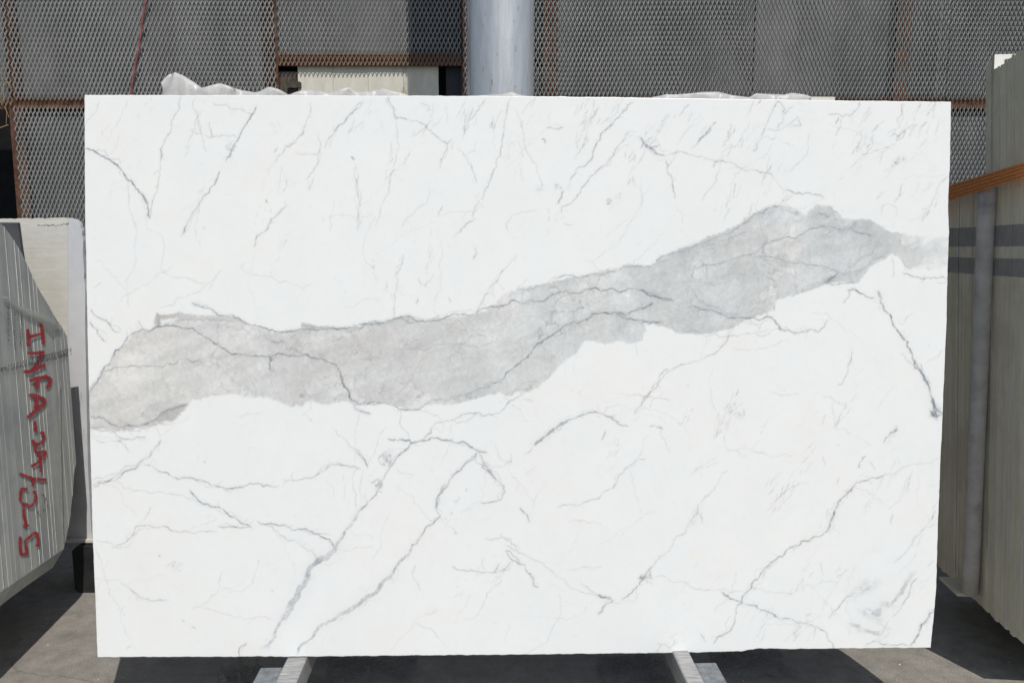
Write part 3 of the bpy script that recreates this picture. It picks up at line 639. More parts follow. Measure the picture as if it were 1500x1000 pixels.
exec_veins = '''
A 2.0 .7 0|76,294 125,313 180,345 222,378 252,412 262,435 300,475 335,508 350,535
A 2.8 .6 0|335,508 350,535 358,575 358,600
A 1.3 .5 0|503,62 492,110 470,150 458,200 445,238 425,280 411,300 414,340 404,400 400,450 397,490 380,508 372,535 362,590
A 1.9 .5 0|835,105 815,150 780,205 755,250 730,290 700,350
A 2.2 .36 0|672,395 655,440 620,495 585,535 545,595 515,655 500,690
A 1.2 .34 0|640,88 700,102 745,120 790,140 818,143
A 1.2 .34 0|548,224 600,232 650,240 705,238 760,247
A 1.5 .25 0|560,75 555,120 570,160 585,215 600,260 612,310
A 1 .38 0|625,180 635,215 640,245
A 1.3 .2 0|548,270 530,300 510,330
A 1 .3 0|262,435 268,500 272,570 290,620 297,650
A 1.3 .36 0|1075,90 1068,150 1050,195 1025,240 990,280 955,305 930,330 915,360
A 1.5 .36 0|1300,90 1260,140 1225,180 1195,200 1175,235 1150,260 1140,290
A 1.2 .3 0|1110,230 1120,280 1115,310 1070,322 1010,318
A 1.2 .3 0|1115,310 1105,370 1085,400 1055,430
A 2 .36 0|970,545 925,595 890,630 860,670 820,735
A 1.2 .2 0|945,380 940,440 930,500
A 1.2 .25 0|965,440 955,490
A 1 .2 0|140,90 100,155 80,185
A 1 .2 0|265,75 240,130 205,200 170,260
A 1 .16 0|220,230 212,290 170,330
A 1 .16 0|180,180 150,240
A 1.4 .14 0|300,640 290,760 275,850 262,920 270,1000
A 1 .2 0|385,665 420,690 415,800 410,830 440,855 470,870 560,885 620,890
A 1.2 .22 0|680,835 640,880 590,925 520,955 410,1000
A 1 .22 0|780,805 765,830 830,855 880,865 940,890 1000,898 1040,915 1080,895
A 1.6 .45 0|545,978 600,1000
A 1 .15 0|125,790 160,830 210,870 260,920
A 1.2 .3 0|1280,380 1278,450 1283,560 1280,650
A 1 .16 0|1180,520 1165,600 1160,660
A 1 .16 0|330,480 345,600 345,650 385,665
A 1.2 .3 0|145,890 120,915
A 1.6 .6 0|876,524 884,536
A 1.5 .5 0|1258,334 1268,348
A 1.2 .5 0|826,627 832,634
A 1.2 .45 0|603,645 608,658
A 1 .4 0|1068,552 1078,552
A 2 .22 0|700,285 720,300 740,285
B 1.4 .42 0|210,65 215,100 238,155 245,163 290,165 330,170 370,190 405,230 440,262 470,278
B 1.6 .23 0|242,163 250,230 258,290 245,330 230,375 215,440 195,510 170,590 150,640
B 1.3 .36 0|520,295 550,330 575,365 595,410 600,445
B 1.1 .25 0|600,270 595,310 560,325
B 1.8 .32 0|640,75 600,130 560,180 545,220
B 1.4 .25 0|555,70 530,120 510,165
B 1.4 .35 0|580,110 560,170
B 1.5 .35 0|490,255 470,290 455,335 437,385
B 1.4 .38 0|755,75 735,135 725,200 715,260 708,330 680,390 655,450 630,495 610,530 595,570 592,610
B 2.4 .3 0|592,610 555,630 535,650 500,680
B 1.6 .2 0|765,120 795,175 805,220 815,280 840,330 870,390 890,450 885,475
B 1.2 .3 0|800,380 805,440
B 1.5 .45 0|1300,90 1255,130 1215,165 1185,200 1150,250 1125,295 1110,345 1080,375 1040,400 1015,435
B 1.9 .36 0|1290,210 1250,265 1210,325 1180,365 1140,390 1110,415 1080,460 1050,500 1015,540 975,585
B 1.6 .62 0|985,485 975,515 962,540
B 1.3 .25 0|860,570 800,575 760,590 745,615 738,650
B 1.3 .35 0|990,630 1025,633
B 1.5 .35 0|915,205 950,210 985,205
B 1.5 .4 0|890,255 903,272
B 2.2 .55 0|1330,250 1360,285 1394,305
B 1.2 .2 0|1070,290 1030,350
B 1.4 .4 0|1195,520 1180,545 1192,545 1195,520
B 1.5 .35 0|780,765 740,815 710,845 685,885 650,935 610,1000 580,1060
B 1 .2 .8|685,885 705,900 720,925
B 1.2 .16 0|440,700 440,790 435,830 440,880 420,950 410,1000
B 1.3 .25 0|410,850 375,905 350,895 340,870
B 2 .25 0|590,730 588,790
B 1.4 .3 0|280,770 270,810 250,890 240,985 236,1060
B 1.2 .4 0|135,815 145,830 150,815
B 1.4 .4 0|340,955 338,985
B 1.4 .4 0|478,955 484,975
B 1 .15 .5|0,995 90,970 140,962 180,970
B 1.1 .25 0|830,870 800,900 775,915
B 1 .2 .9|1080,795 1110,795 1130,830 1170,840
B 1.3 .25 0|395,480 380,540 330,570 290,600 270,640
B 1.2 .25 0|65,370 68,470 73,560 70,665
B 1.6 .36 0|0,190 50,140 95,90
B 1.2 .25 0|60,160 30,225
B 1.2 .25 0|920,560 920,620
B 1.2 .25 0|1120,80 1125,150
B 1.2 .25 0|1050,100 1030,150
B 1.3 .3 0|350,90 390,110 385,130
B 1.2 .3 0|735,625 742,660
B 1.4 .35 0|45,335 55,345
C 2.4 .5 0|12,280 40,300 70,318 100,325
C 1 .3 0|70,255 85,300
C 1.8 .3 0|100,325 170,312 230,330 300,342 360,350 410,362 450,385 510,392 545,402 590,430
C 1.4 .36 0|110,345 125,410 140,470 147,515
C 1.2 .25 0|350,375 330,440 290,490 270,530
C 2.4 .38 0|645,480 690,497 740,492 790,500 810,512
C 1.2 .16 0|590,430 645,480
C 1.3 .36 0|600,85 620,100 632,122
C 1.3 .36 0|605,90 570,150 545,215 525,255 495,310
C 1.2 .3 0|545,215 600,218 650,190 690,155 705,190 650,205
C 1.2 .25 0|745,230 740,290 735,325 690,365 650,400
C 1.5 .3 0|970,90 950,130 890,155 830,140
C 2 .3 0|1160,95 1158,140 1140,185
C 1 .14 1|830,175 910,205 1000,250 1080,285 1130,300
C 1.2 .25 0|1090,300 1060,360
C 1.4 .3 0|1355,420 1310,490 1290,530 1260,600
C 1 .12 0|1130,425 1200,415 1350,412
C 1.1 .2 0|1060,555 1100,545 1130,560 1125,600
C 1.3 .25 0|1075,485 1045,520
C 1 .15 0|160,560 180,630
C 1.2 .45 0|322,564 329,568
C 1 .4 0|630,490 628,500
C 1.3 .4 0|628,525 630,532
C 1.6 .25 0|1225,190 1190,240
C 1.3 .25 0|480,180 440,260 410,290
D 2.0 .5 0|60,560 108,495 160,405 200,370 250,290 300,225 340,210 385,212 440,190 500,185 590,195 640,230 690,265 750,300 780,322 870,330 960,335 1040,325 1140,325 1200,345 1280,370 1300,410 1310,450 1340,490 1350,540 1390,558 1500,556
D 3.4 .35 0|1300,410 1310,450 1340,490
D 1.9 .5 0|590,72 640,95 700,120 800,150 870,180 960,205 1020,218 1110,205 1200,207 1330,200 1420,178 1500,176
D 1.2 .36 0|430,120 440,185 500,160 560,155 700,158 830,162
D 1.5 .4 0|160,405 230,385 300,375 380,378 440,385 510,368 600,360 650,365
D 1.3 .28 0|230,385 235,430
D 1.2 .2 0|370,380 375,430
D 1.4 .16 0|450,390 445,430 470,480 550,515
D 1.2 .22 0|600,355 680,325 760,325
D 1.9 .6 0|960,335 972,350 962,372 968,395
D 1.2 .15 0|965,395 960,470
D 1.3 .22 0|730,450 740,490 790,510
D 2.3 .5 0|970,258 1030,262
D 1.4 .3 0|1040,265 1045,300 1090,300 1140,325
D 2.2 .45 0|105,615 160,625 200,650 240,672 300,665 370,655 420,630 470,590 520,575 570,568
D 1.6 .36 0|105,670 160,690 230,710 320,720 370,718
D 1.4 .25 0|105,715 200,735 290,725
D 1.4 .3 0|105,680 200,685 300,690 380,675 430,655 490,655
D 1.6 .4 0|335,165 355,200 385,205
D 2 .5 0|105,110 150,150 200,180 215,205 240,215
D 1.8 .42 0|105,165 140,205 180,260
D 1.2 .2 0|240,735 285,780
D 1.3 .16 .5|580,620 500,650 460,700 430,715
D 2.6 .32 0|1360,560 1390,590 1440,605
D 1.2 .15 0|810,625 880,605 930,600
D 1.4 .32 0|1120,610 1165,640
D 1.1 .15 0|1160,545 1130,600
D 1.3 .26 0|1260,670 1290,710 1330,735 1380,780 1420,830 1428,865
D 1.2 .2 0|1190,900 1250,845 1310,850 1400,870
D 1.2 .25 0|690,190 740,185 840,200 900,225
E 2.0 .5 0|0,303 60,296 130,292 175,275 210,262 250,262 300,285 340,285 420,258 555,243
E 1.6 .4 0|190,265 230,280 290,290
E 2.0 .5 0|555,243 620,215 680,212 760,200 830,190 890,170 930,150 1000,150 1100,130 1180,135 1290,135 1330,145 1380,175 1438,190
E 3.6 .25 .6|760,202 800,204
E 5 .22 .4|975,140 1000,150
E 1.5 .42 0|740,135 880,108 1010,85 1110,65 1220,40 1350,32 1438,10
E 1.2 .3 0|680,212 640,235
E 2.0 .6 0|680,550 690,525 730,495 770,460 820,410 865,370 910,345 970,300 1035,285 1070,265 1110,245 1190,240 1230,265 1290,280 1350,293 1410,290
E 2.3 .5 0|1200,240 1240,250 1290,230 1340,215 1365,200
E 7 .38 .3|1205,248 1235,252
E 1.3 .42 0|680,550 620,580 540,605 460,625 400,640 310,672 270,688
E 1.7 .5 0|0,655 70,660 110,655 180,668 240,686 300,685
E 1.3 .25 0|300,688 350,705 400,735
E 1.7 .36 0|780,610 730,640 680,685 630,710 570,700 520,705 460,730 400,740 350,770 330,805 300,835
E 1.2 .3 0|460,740 510,745 560,705
E 1.8 .6 0|150,820 200,828 250,825 260,840 310,830 400,825 470,840 540,865 605,885
E 1.5 .4 0|255,840 215,880 190,905
E 1.2 .26 0|215,685 215,770 245,795 248,825
E 1.4 .36 0|5,870 40,910 55,950
E 1.9 .3 0|555,890 500,940 450,1000
E 1.8 .5 0|570,895 590,940 645,995
E 1.4 .3 0|780,890 820,850 830,840
E 3.6 .46 0|820,850 870,810 920,770 970,735
E 2.0 .46 0|970,735 1030,715 1100,700 1140,708 1200,745 1250,760
E 1.1 .2 .8|1140,708 1150,680 1220,665
E 1.5 .36 0|1438,500 1400,525 1370,590 1330,640 1290,690 1280,705
E 1.4 .36 0|1195,745 1215,740
E 1.4 .36 0|1350,762 1410,775
E 1.4 .4 0|1145,790 1130,825
E 1.1 .26 0|0,450 60,450 120,455 180,430 280,400 360,390 450,390 520,400 620,385 665,350
E 1.1 .2 0|195,360 260,400
E 1.1 .3 0|135,565 120,620
E 1.1 .2 .9|640,850 660,900 715,925
E 1.3 .3 0|715,890 715,930
E 2.3 .3 0|0,685 40,700 70,705
E 1.2 .2 0|690,440 760,380 840,330 900,300
E 1 .16 0|730,260 800,262 900,235
F 1.7 .5 0|400,135 460,95 520,70 560,63
F 1.7 .36 0|60,290 80,265 150,248 240,215 370,165 400,140
F 1.8 .36 0|210,320 300,300 380,270 440,260 480,235
F 2.8 .36 0|480,235 530,205 600,185 680,155 750,145 830,155 900,175 940,185
F 1.4 .42 0|460,262 530,270 620,295 660,293 720,305 770,320 800,330
F 2.4 .5 0|800,330 780,350 740,370
F 1.3 .3 .5|800,330 860,325 920,300 990,272
F 1.7 .46 0|750,375 800,380 860,372
F 2.1 .65 0|840,400 870,402 900,418 950,432
F 1.5 .42 0|840,400 820,455
F 4.2 .4 0|962,408 976,436
F 2.2 .7 0|970,440 985,485 1015,515 1020,545 1060,590 1085,615 1095,650 1110,695 1140,740 1165,785 1175,830 1190,870 1210,905
F 3.4 .5 0|1110,695 1140,740 1165,785
F 5 .6 0|1183,850 1190,880 1197,905
F 2.6 .6 0|1175,895 1195,915 1222,905 1205,890
F 1.3 .3 0|1055,660 1090,695 1120,710
F 1.3 .25 0|1020,265 1015,355
F 1.6 .46 0|1060,330 1100,345 1140,355 1200,352 1240,358
F 1.3 .25 0|1060,280 1070,320
F 1.4 .36 0|1150,340 1140,370
F 1.9 .5 0|185,470 240,480 280,480 330,500 380,515 440,515 520,512 545,535 560,560 620,575 660,572 690,562 720,575 755,520
F 1.3 .3 0|200,400 225,440 270,465 340,490 400,500
F 2.3 .5 0|0,400 60,430 130,445
F 1.7 .4 0|0,480 45,455
F 1.7 .46 0|0,540 75,535
F 1.3 .26 .6|170,570 300,580 400,585 490,590 540,560
F 1.6 .3 .5|370,560 340,620 300,660 210,690 110,730 60,780 30,830 0,860
F 1.4 .36 0|855,650 840,720 815,785 800,785
F 1.2 .2 0|520,815 570,830 640,825
F 1.2 .25 0|740,835 790,855 830,870
F 1.2 .2 0|780,860 785,960
F 1.2 .25 0|1230,645 1190,675 1160,690
F 1.2 .2 0|1045,520 1055,545 1100,490
F 1.3 .3 0|380,520 430,535 490,540
F 3 .4 0|1040,955 1020,985
F 1.3 .4 0|60,960 80,968
F 1.1 .18 0|420,260 520,300 620,350 700,380
G 2.2 .3 0|36,175 80,155 120,130 170,110 210,80 250,40 270,10
G 1.5 .26 0|36,145 90,130 150,100 220,70
G 1.5 .3 0|36,165 110,150 200,95
G 1.8 .45 0|210,90 260,115 320,140 370,138 420,152 470,172 510,175 560,168 620,168 675,165
G 1.5 .36 0|690,148 740,148 790,140 825,115 855,92 910,98 950,108
G 1.2 .35 0|722,120 724,146
G 1.3 .25 0|110,155 180,185 240,192 310,195 380,212
G 2 .55 0|370,182 400,220 460,240 500,265 545,295 580,308
G 1.5 .45 0|470,308 520,305 580,307
G 1.7 .36 0|105,380 140,362 170,340 185,308 240,310 310,322 400,325 465,325
G 1.1 .15 0|370,320 430,300 460,275
G 1.9 .52 0|605,288 650,295 700,300 750,315 800,330 850,350 865,380
G 1.2 .2 0|760,318 830,330 860,335
G 1.4 .36 0|635,302 680,335 740,360 790,390 805,420
G 1.8 .42 0|1130,20 1090,60 1060,100 1030,150 1015,185 980,225
G 3.6 .38 0|980,225 950,255 925,300 895,345 870,385
G 6.5 .36 0|870,385 835,415 800,435 775,475
G 9 .34 0|775,475 750,515 735,555 710,590 690,620
G 4.2 .30 0|690,620 660,670 615,725
G 2.4 .36 0|1360,55 1310,100 1260,150 1225,200 1215,240 1230,270
G 4.2 .3 0|1250,165 1225,200 1218,240
G 2.4 .42 0|1230,270 1190,305 1160,345 1130,380
G 3.8 .33 0|1130,380 1100,420 1060,480
G 5.2 .33 0|1060,480 1000,540 940,580 890,605
G 4.4 .30 0|890,605 840,640 790,690 740,745
G 1.8 .5 0|1370,90 1400,115 1430,150 1450,190 1440,215 1410,222 1370,225
G 1.2 .2 .9|1390,115 1430,100 1480,90
G 1.4 .36 0|935,45 965,75 980,105
G 1.6 .3 0|135,500 170,525 220,555 240,562 300,560
G 1.2 .16 0|45,485 135,492
G 1.4 .2 0|480,460 475,510 440,560 380,590
G 1.1 .1 0|480,530 560,490
G 1.2 .2 0|415,590 480,605 560,620 660,630
G 1.7 .45 0|540,750 545,720 565,705
G 1.5 .36 0|1270,440 1310,455 1390,462 1450,455 1475,430
G 1.1 .25 0|1380,415 1385,455
G 1.4 .25 0|1145,440 1140,480 1165,525
G 1.4 .3 0|1380,348 1430,350 1500,385
G 1.6 .4 0|1450,390 1480,405 1500,425
G 1.2 .15 .9|1080,165 1130,200 1165,245 1200,290
G 1.4 .3 0|1080,110 1100,122 1140,127
G 1.2 .16 0|1230,270 1290,325
G 1.5 .5 0|1280,324 1290,330
G 1.1 .16 0|1300,260 1340,230 1370,222
G 1.3 .2 0|945,110 930,170 940,230 945,255
G 1.1 .15 0|895,390 940,378 1000,375
G 1.1 .15 0|920,320 1000,350
G 1.1 .13 0|1190,590 1130,660 1060,730
G 1.1 .12 0|1470,640 1450,700
G 1.2 .2 0|120,10 165,50
G 1.8 .6 0|345,626 357,632
G 1.7 .45 0|380,650 390,655
G 1.6 .5 0|265,403 271,408
G 1.3 .4 0|654,524 658,527
G 1.2 .36 0|155,725 170,715
H 1.5 .26 0|0,450 60,480 120,510 180,560 240,600 300,615 355,635
H 2 .42 0|0,470 60,515 85,545 95,585 110,590
H 1.8 .5 0|300,615 340,625 360,635 330,655 310,680
H 1.4 .3 0|250,575 300,610 345,625
H 1.7 .4 0|390,635 430,595 460,565 490,520
H 1.5 .25 0|490,520 530,485 600,410 640,340 660,295 720,215 740,200
H 8 .13 0|610,385 650,330
H 1.5 .3 0|650,340 655,375
H 1.3 .26 0|500,555 560,575 620,590 700,597 800,605
H 1.6 .42 0|1200,152 1175,190
H 1.2 .3 0|1210,170 1230,200
H 1.2 .25 .9|1445,165 1390,178 1320,195 1250,218
H 2 .42 0|1265,215 1180,240 1160,255
H 2.8 .52 0|1160,255 1130,285 1105,320 1085,370 1075,395
H 2 .42 0|1075,395 1030,420 980,450 930,480 890,505
H 2.4 .5 0|890,505 850,545 820,580 795,615 785,640
H 1.6 .45 .6|785,640 765,690 740,740 705,755 695,775
H 2.8 .5 0|720,605 780,635 830,650 870,670 905,690
H 1.2 .25 0|820,590 860,598 960,612
H 1.6 .42 .5|905,690 980,708 1040,720 1070,740 1090,775 1095,795
H 1.5 .3 0|170,325 240,320 310,295 360,260 390,210 430,172 470,162
H 1.7 .45 0|50,325 70,345 80,370
H 2.6 .5 0|1430,660 1400,705 1370,755 1350,785
H 1.6 .36 0|1350,785 1280,780 1240,770 1200,780
H 13 .2 0|1155,620 1200,590 1240,575
H 8 .24 0|1180,670 1240,675 1290,650
H 5 .26 0|1290,650 1320,610 1360,540
H 6 .25 0|1150,710 1200,735 1250,745
H 9 .14 0|1200,680 1260,720
H 1.8 .3 0|1370,560 1330,640 1290,690
H 1.8 .4 0|1080,690 1110,655 1150,620
H 1.5 .36 0|650,745 670,770
H 3 .42 0|1305,65 1295,72
H 1.8 .4 0|1295,72 1280,85 1260,110
H 1.4 .3 0|1050,510 1058,550
H 1.8 .22 0|1430,330 1400,390 1360,440 1290,510
H 1.1 .16 .8|180,610 185,660 150,740 100,790 60,815
H 1.2 .2 0|520,60 530,100 550,140
H 1.5 .4 0|335,70 322,100
H 1.3 .3 0|1060,155 1065,185
H 1.3 .3 0|1110,225 1100,250
H 1.5 .3 .5|0,180 25,165
H 1.5 .4 0|515,58 522,66
H 1.8 .3 0|1290,350 1285,380
'''
for line in exec_veins.strip().split('\n'):
    hd, pt = line.split('|')
    cr, w, s_, wm = hd.split()
    pl = [tuple(float(q) for q in p.split(',')) for p in pt.split()]
    w, s_ = float(w), float(s_)
    vein(cr, pl, w*(0.82 if w < 3 else 1.0), min(0.82, s_*1.12), float(wm), rough=0.095)
    if s_ >= 0.28 and w < 5: companions(cr, pl, w, s_)
for a in [('G', 1045, 75, 9, 9, .42, 16), ('G', 1018, 160, 6, 10, .42, 12), ('H', 470, 560, 9, 8, .5, 16), ('G', 320, 440, 9, 9, .2, 14),
          ('B', 965, 465, 7, 3, .4, 8), ('C', 1150, 350, 9, 8, .3, 14), ('F', 775, 355, 9, 6, .45, 12), ('F', 400, 915, 9, 9, .22, 12),
          ('F', 750, 100, 20, 10, .22, 36), ('A', 715, 285, 9, 8, .22, 12), ('A', 920, 190, 14, 5, .14, 9), ('D', 1090, 290, 12, 7, .25, 12),
          ('B', 1185, 530, 4, 4, .35, 5), ('H', 1430, 20, 9, 7, .45, 12), ('B', 880, 470, 7, 6, .22, 9), ('E', 150, 905, 10, 10, .3, 14)]:
    smudge(*a)
# hairline network inside the grey band
for _ in range(230):
    x = rng.uniform(135, 1385); y = rng.uniform(305, 632)
    if mass[int(y-OY), int(x-OX)] < 0.5: continue
    a = math.radians(rng.normal(-16 if x > 560 else 4, 26)); pts_ = [(x, y)]
    for _k in range(rng.integers(2, 7)):
        a += rng.normal(0, 0.45); l_ = rng.uniform(5, 16)
        x, y = x + math.cos(a)*l_, y + math.sin(a)*l_
        if not (136 < x < 1384 and mass[int(y-OY), int(x-OX)] > 0.5): break
        pts_.append((x, y))
    if len(pts_) > 1: vein('P', pts_, rng.uniform(0.6, 1.1), rng.uniform(0.10, 0.34), rough=0.16, halo=0.06)
# fields of short parallel strokes in the white stone
for (x0, y0, x1, y1, cnt, ang, l0, l1, s0, s1) in [
        (940, 150, 1388, 215, 110, 58, 5, 22, .10, .36), (1050, 205, 1388, 330, 70, 58, 5, 22, .08, .3), (600, 148, 960, 215, 70, 63, 5, 24, .10, .33),
        (560, 210, 960, 330, 45, 66, 4, 16, .08, .26), (420, 148, 600, 260, 26, 62, 5, 20, .08, .25), (135, 148, 420, 310, 36, 62, 4, 14, .07, .22),
        (500, 340, 760, 460, 28, 70, 4, 15, .08, .28), (140, 350, 500, 470, 14, 50, 4, 15, .06, .18), (1080, 600, 1365, 940, 120, 58, 5, 20, .07, .26),
        (960, 440, 1375, 610, 34, 55, 4, 14, .07, .22), (720, 560, 1080, 760, 30, 55, 4, 14, .07, .2), (160, 660, 700, 940, 26, 50, 3, 10, .06, .2),
        (700, 760, 1080, 945, 26, 52, 3, 12, .06, .22), (1000, 600, 1120, 780, 34, 60, 5, 20, .07, .2)]:
    for _c in range(max(2, cnt//6)):
        xc, yc = rng.uniform(x0, x1), rng.uniform(y0, y1)
        ac = math.radians(ang + rng.normal(0, 7)); sb = rng.uniform(0.5, 1.35)
        for _ in range(rng.integers(3, 10)):
            t1, t2 = rng.normal(0, 17), rng.normal(0, 4.5)
            x, y = xc + math.cos(ac)*t1 - math.sin(ac)*t2, yc - math.sin(ac)*t1 - math.cos(ac)*t2
            if not (128 < x < 1386 and 144 < y < 955): continue
            a = ac + rng.normal(0, 0.22); L = rng.uniform(l0, l1)*1.15
            dx, dy = math.cos(a)*L/2, -math.sin(a)*L/2
            vein('P', [(x-dx, y-dy), (x-dx*0.3+rng.normal(0, 0.9), y-dy*0.3), (x+dx*0.4+rng.normal(0, 0.9), y+dy*0.4), (x+dx, y+dy)], rng.uniform(0.6, 1.3), min(0.5, rng.uniform(s0, s1)*1.25*sb), halo=0.08, rough=0.14)
# long faint hairlines wandering through the white stone
for _ in range(95):
    x, y = rng.uniform(135, 1380), rng.uniform(150, 950)
    a = math.radians(rng.normal(118, 16) if y < 420 else rng.choice((rng.normal(125, 18), rng.normal(20, 25)))); pts_ = [(x, y)]
    for _k in range(rng.integers(4, 11)):
        a += rng.normal(0, 0.28); l_ = rng.uniform(7, 17)
        x, y = x + math.cos(a)*l_, y + math.sin(a)*l_
        if not (132 < x < 1384 and 146 < y < 955): break
        pts_.append((x, y))
    if len(pts_) > 2: vein('P', pts_, rng.uniform(0.6, 1.0), rng.uniform(0.09, 0.24), rough=0.14, broken=0.7, halo=0.06)
for _ in range(150):
    x, y = rng.uniform(135, 1380), rng.uniform(150, 950)
    vein('P', [(x, y), (x+rng.normal(0, 1.3), y+rng.normal(0, 1.3))], rng.uniform(0.8, 1.3), rng.uniform(.1, .4), halo=0.05)

# warp the pattern a little so that edges are ragged
wx = 1.0*fbm(RW, RH, 4, 45, 2) + 1.5*fbm(RW, RH, 9, 50, 3) + 2.2*vnoise(RW, RH, 26, 60)
wy = 1.0*fbm(RW, RH, 4, 65, 2) + 1.5*fbm(RW, RH, 9, 70, 3) + 2.2*vnoise(RW, RH, 26, 80)
YY, XX = np.mgrid[0:RH, 0:RW]
def sample(a, x, y):
    x = np.clip(x, 0, RW-1.001); y = np.clip(y, 0, RH-1.001)
    xi, yi = x.astype(int), y.astype(int); xf, yf = x-xi, y-yi
    return (a[yi, xi]*(1-xf)+a[yi, xi+1]*xf)*(1-yf) + (a[yi+1, xi]*(1-xf)+a[yi+1, xi+1]*xf)*yf
soft = blur(mass, 6); sel = np.clip(0.02 + 1.8*fbm(RW, RH, 45, 301, 3), 0, 0.7)
mass = blur(mass, 1)*(1 - sel) + soft*sel
mass = sample(mass, XX + wx*1.6, YY + wy*1.6)
deep = sample(blur(deep, 1), XX + wx*1.3, YY + wy*1.3)
dark = sample(dark, XX + wx*0.42, YY + wy*0.42)
warm = sample(warm, XX + wx*0.42, YY + wy*0.42)
dark = np.clip(dark + 0.8*(dark - blur(dark, 1)), 0, 0.93)
mass = np.clip(mass + 0.6*(mass - blur(mass, 1)), 0, 1)
# tones
flow = fbm(RW, RH, 40, 5, 5, 0.6); fine = fbm(RW, RH, 6, 15, 3, 0.7); big = fbm(RW, RH, 190, 25, 3)
white = np.stack([0.815 + 0*flow, 0.819 + 0*flow, 0.800 + 0*flow], -1)
white *= (1 + 0.018*flow + 0.012*big)[..., None]
cream = np.clip(0.45 - XX/900.0 + 0.5*big, 0, 1)[..., None]
white *= 1 - cream*np.array([0.0, 0.008, 0.03])
t = np.clip((XX - 350)/450.0, 0, 1)[..., None]
grey = (1-t)*np.array([0.645, 0.641, 0.620]) + t*np.array([0.622, 0.634, 0.628])
strk0 = fbm(RW + 400, RH + 400, 9, 133, 3, 0.6); strk1 = fbm(RW, RH, 60, 137, 3)
sx_ = (XX*0.94 - YY*0.34)*0.13 + 330 + 6*strk1; sy_ = (XX*0.34 + YY*0.94)*0.75 + 4*strk1
strk = strk0[np.clip(sy_, 0, RH+399).astype(int), np.clip(sx_, 0, RW+399).astype(int)]
grey = grey*(1 + 0.085*flow + 0.08*fine + 0.025*big + 0.12*strk + 0.06*GR)[..., None]
spots = np.clip(fbm(RW, RH, 15, 33, 3) - 0.42, 0, 1)[..., None]*1.6
grey = grey + spots*np.array([0.12, 0.11, 0.085])
pinkz = np.clip(fbm(RW, RH, 70, 91, 3)-0.1, 0, 1)[..., None]
grey *= 1 + pinkz*np.array([0.05, 0.0, -0.03])
def ridge(cell, seed, width, gain=0.6, octs=5):
    f_ = fbm(RW, RH, cell, seed, octs, gain)
    return np.exp(-(f_/width)**2), f_
c1, f1_ = ridge(80, 401, 0.012); c2, f2_ = ridge(42, 411, 0.016); c3, f3_ = ridge(120, 421, 0.006)
brk1 = np.clip(0.2 + 1.6*fbm(RW, RH, 35, 431, 3), 0, 1); brk2 = np.clip(0.1 + 1.7*fbm(RW, RH, 30, 441, 3), 0, 1)
grey = grey*(1 + 0.030*np.tanh(f1_/0.03) + 0.018*np.tanh(f2_/0.03) + 0.02*np.tanh((f2_-0.25)/0.02))[..., None]
grey = grey*(1 - 0.36*c1*brk1 - 0.22*c2*brk2)[..., None]
grey = grey*(1 + 0.045*(np.random.default_rng(9).random((RH, RW)) - 0.5) + 0.05*vnoise(RW, RH, 2.3, 777))[..., None]
white = white*(1 - 0.16*c3*brk2*np.clip(fbm(RW, RH, 150, 451, 2)+0.25, 0, 1) - 0.05*c2*brk1)[..., None]
fade = np.clip(1 - (XX - (1320-OX))/90.0, 0.45, 1)*np.ones_like(dark)
fade = np.where(fade < 0.999, np.clip(fade*(0.95 + 1.5*strk + 0.8*GR2), 0.08, 1), fade)
mk = np.clip(mass*(1 + 0.0*fine), 0, 1)*fade
colr = white*(1-mk[..., None]) + grey*mk[..., None]
colr *= (1 - 0.34*np.clip(deep, 0, 1))[..., None]
vc = np.array([0.155, 0.17, 0.205])*(1-warm[..., None]) + np.array([0.42, 0.27, 0.15])*warm[..., None]
a = np.clip(dark*1.0, 0, 1)[..., None]
colr = colr*(1-a) + vc*a
tint = np.clip(warm*1.2, 0, 1)[..., None]
colr *= 1 - tint*np.array([0, 0.03, 0.10])
for (sx, sy, sr, st_) in [(678, 534, 9, .5), (841, 930, 4, .9), (1017, 813, 12, .35), (859, 771, 9, .25), (765, 898, 5, .4)]:
    d_ = np.exp(-(((XX-(sx-OX)))**2 + ((YY-(sy-OY))*1.3)**2)/(sr*sr))[..., None]*st_
    colr *= 1 - d_*np.array([0.0, 0.035, 0.11])
colr = np.clip(colr, 0.02, 0.86)

def edge_curve(pts, n_, axis, jit, seed):
    p = np.array(pts, float)
    s_ = np.concatenate([[0], np.cumsum(np.hypot(*(p[1:]-p[:-1]).T))]); s_ /= s_[-1]
    q = np.linspace(0, 1, n_)
    o = np.stack([np.interp(q, s_, p[:, 0]), np.interp(q, s_, p[:, 1])], 1)
    j = np.random.default_rng(seed).normal(0, 1, n_ + 60)
    j = np.convolve(j, np.ones(9)/9, 'same') + 0.5*np.convolve(j[::-1], np.ones(41)/41*3, 'same')
    o[:, axis] += jit*j[30:30+n_]*np.minimum(1, np.minimum(q, 1-q)*60)
    return o
NX, NY = 1220, 790
Tc = edge_curve([(124,139.5),(500,140.3),(780,141.8),(940,143.5),(1190,147.2),(1393,149.5)], NX+1, 1, 0.5, 1)
Bc = edge_curve([(143,962),(420,961),(800,957.5),(990,955.5),(1085,953),(1108,949.5),(1150,950),(1363,948)], NX+1, 1, 0.7, 2)
Lc = edge_curve([(124,139.5),(124.5,300),(126,370),(128.5,500),(132,640),(136,790),(140,880),(143,962)], NY+1, 0, 0.3, 3)
Rc = edge_curve([(1393,149.5),(1391.5,230),(1388.5,300),(1390,340),(1388,385),(1386,480),(1381,600),(1377,680),(1374,760),(1371,860),(1369,888),(1363,948)], NY+1, 0, 0.4, 4)
c_ = np.linspace(0, 1, NX+1)[None, :, None]; r_ = np.linspace(0, 1, NY+1)[:, None, None]
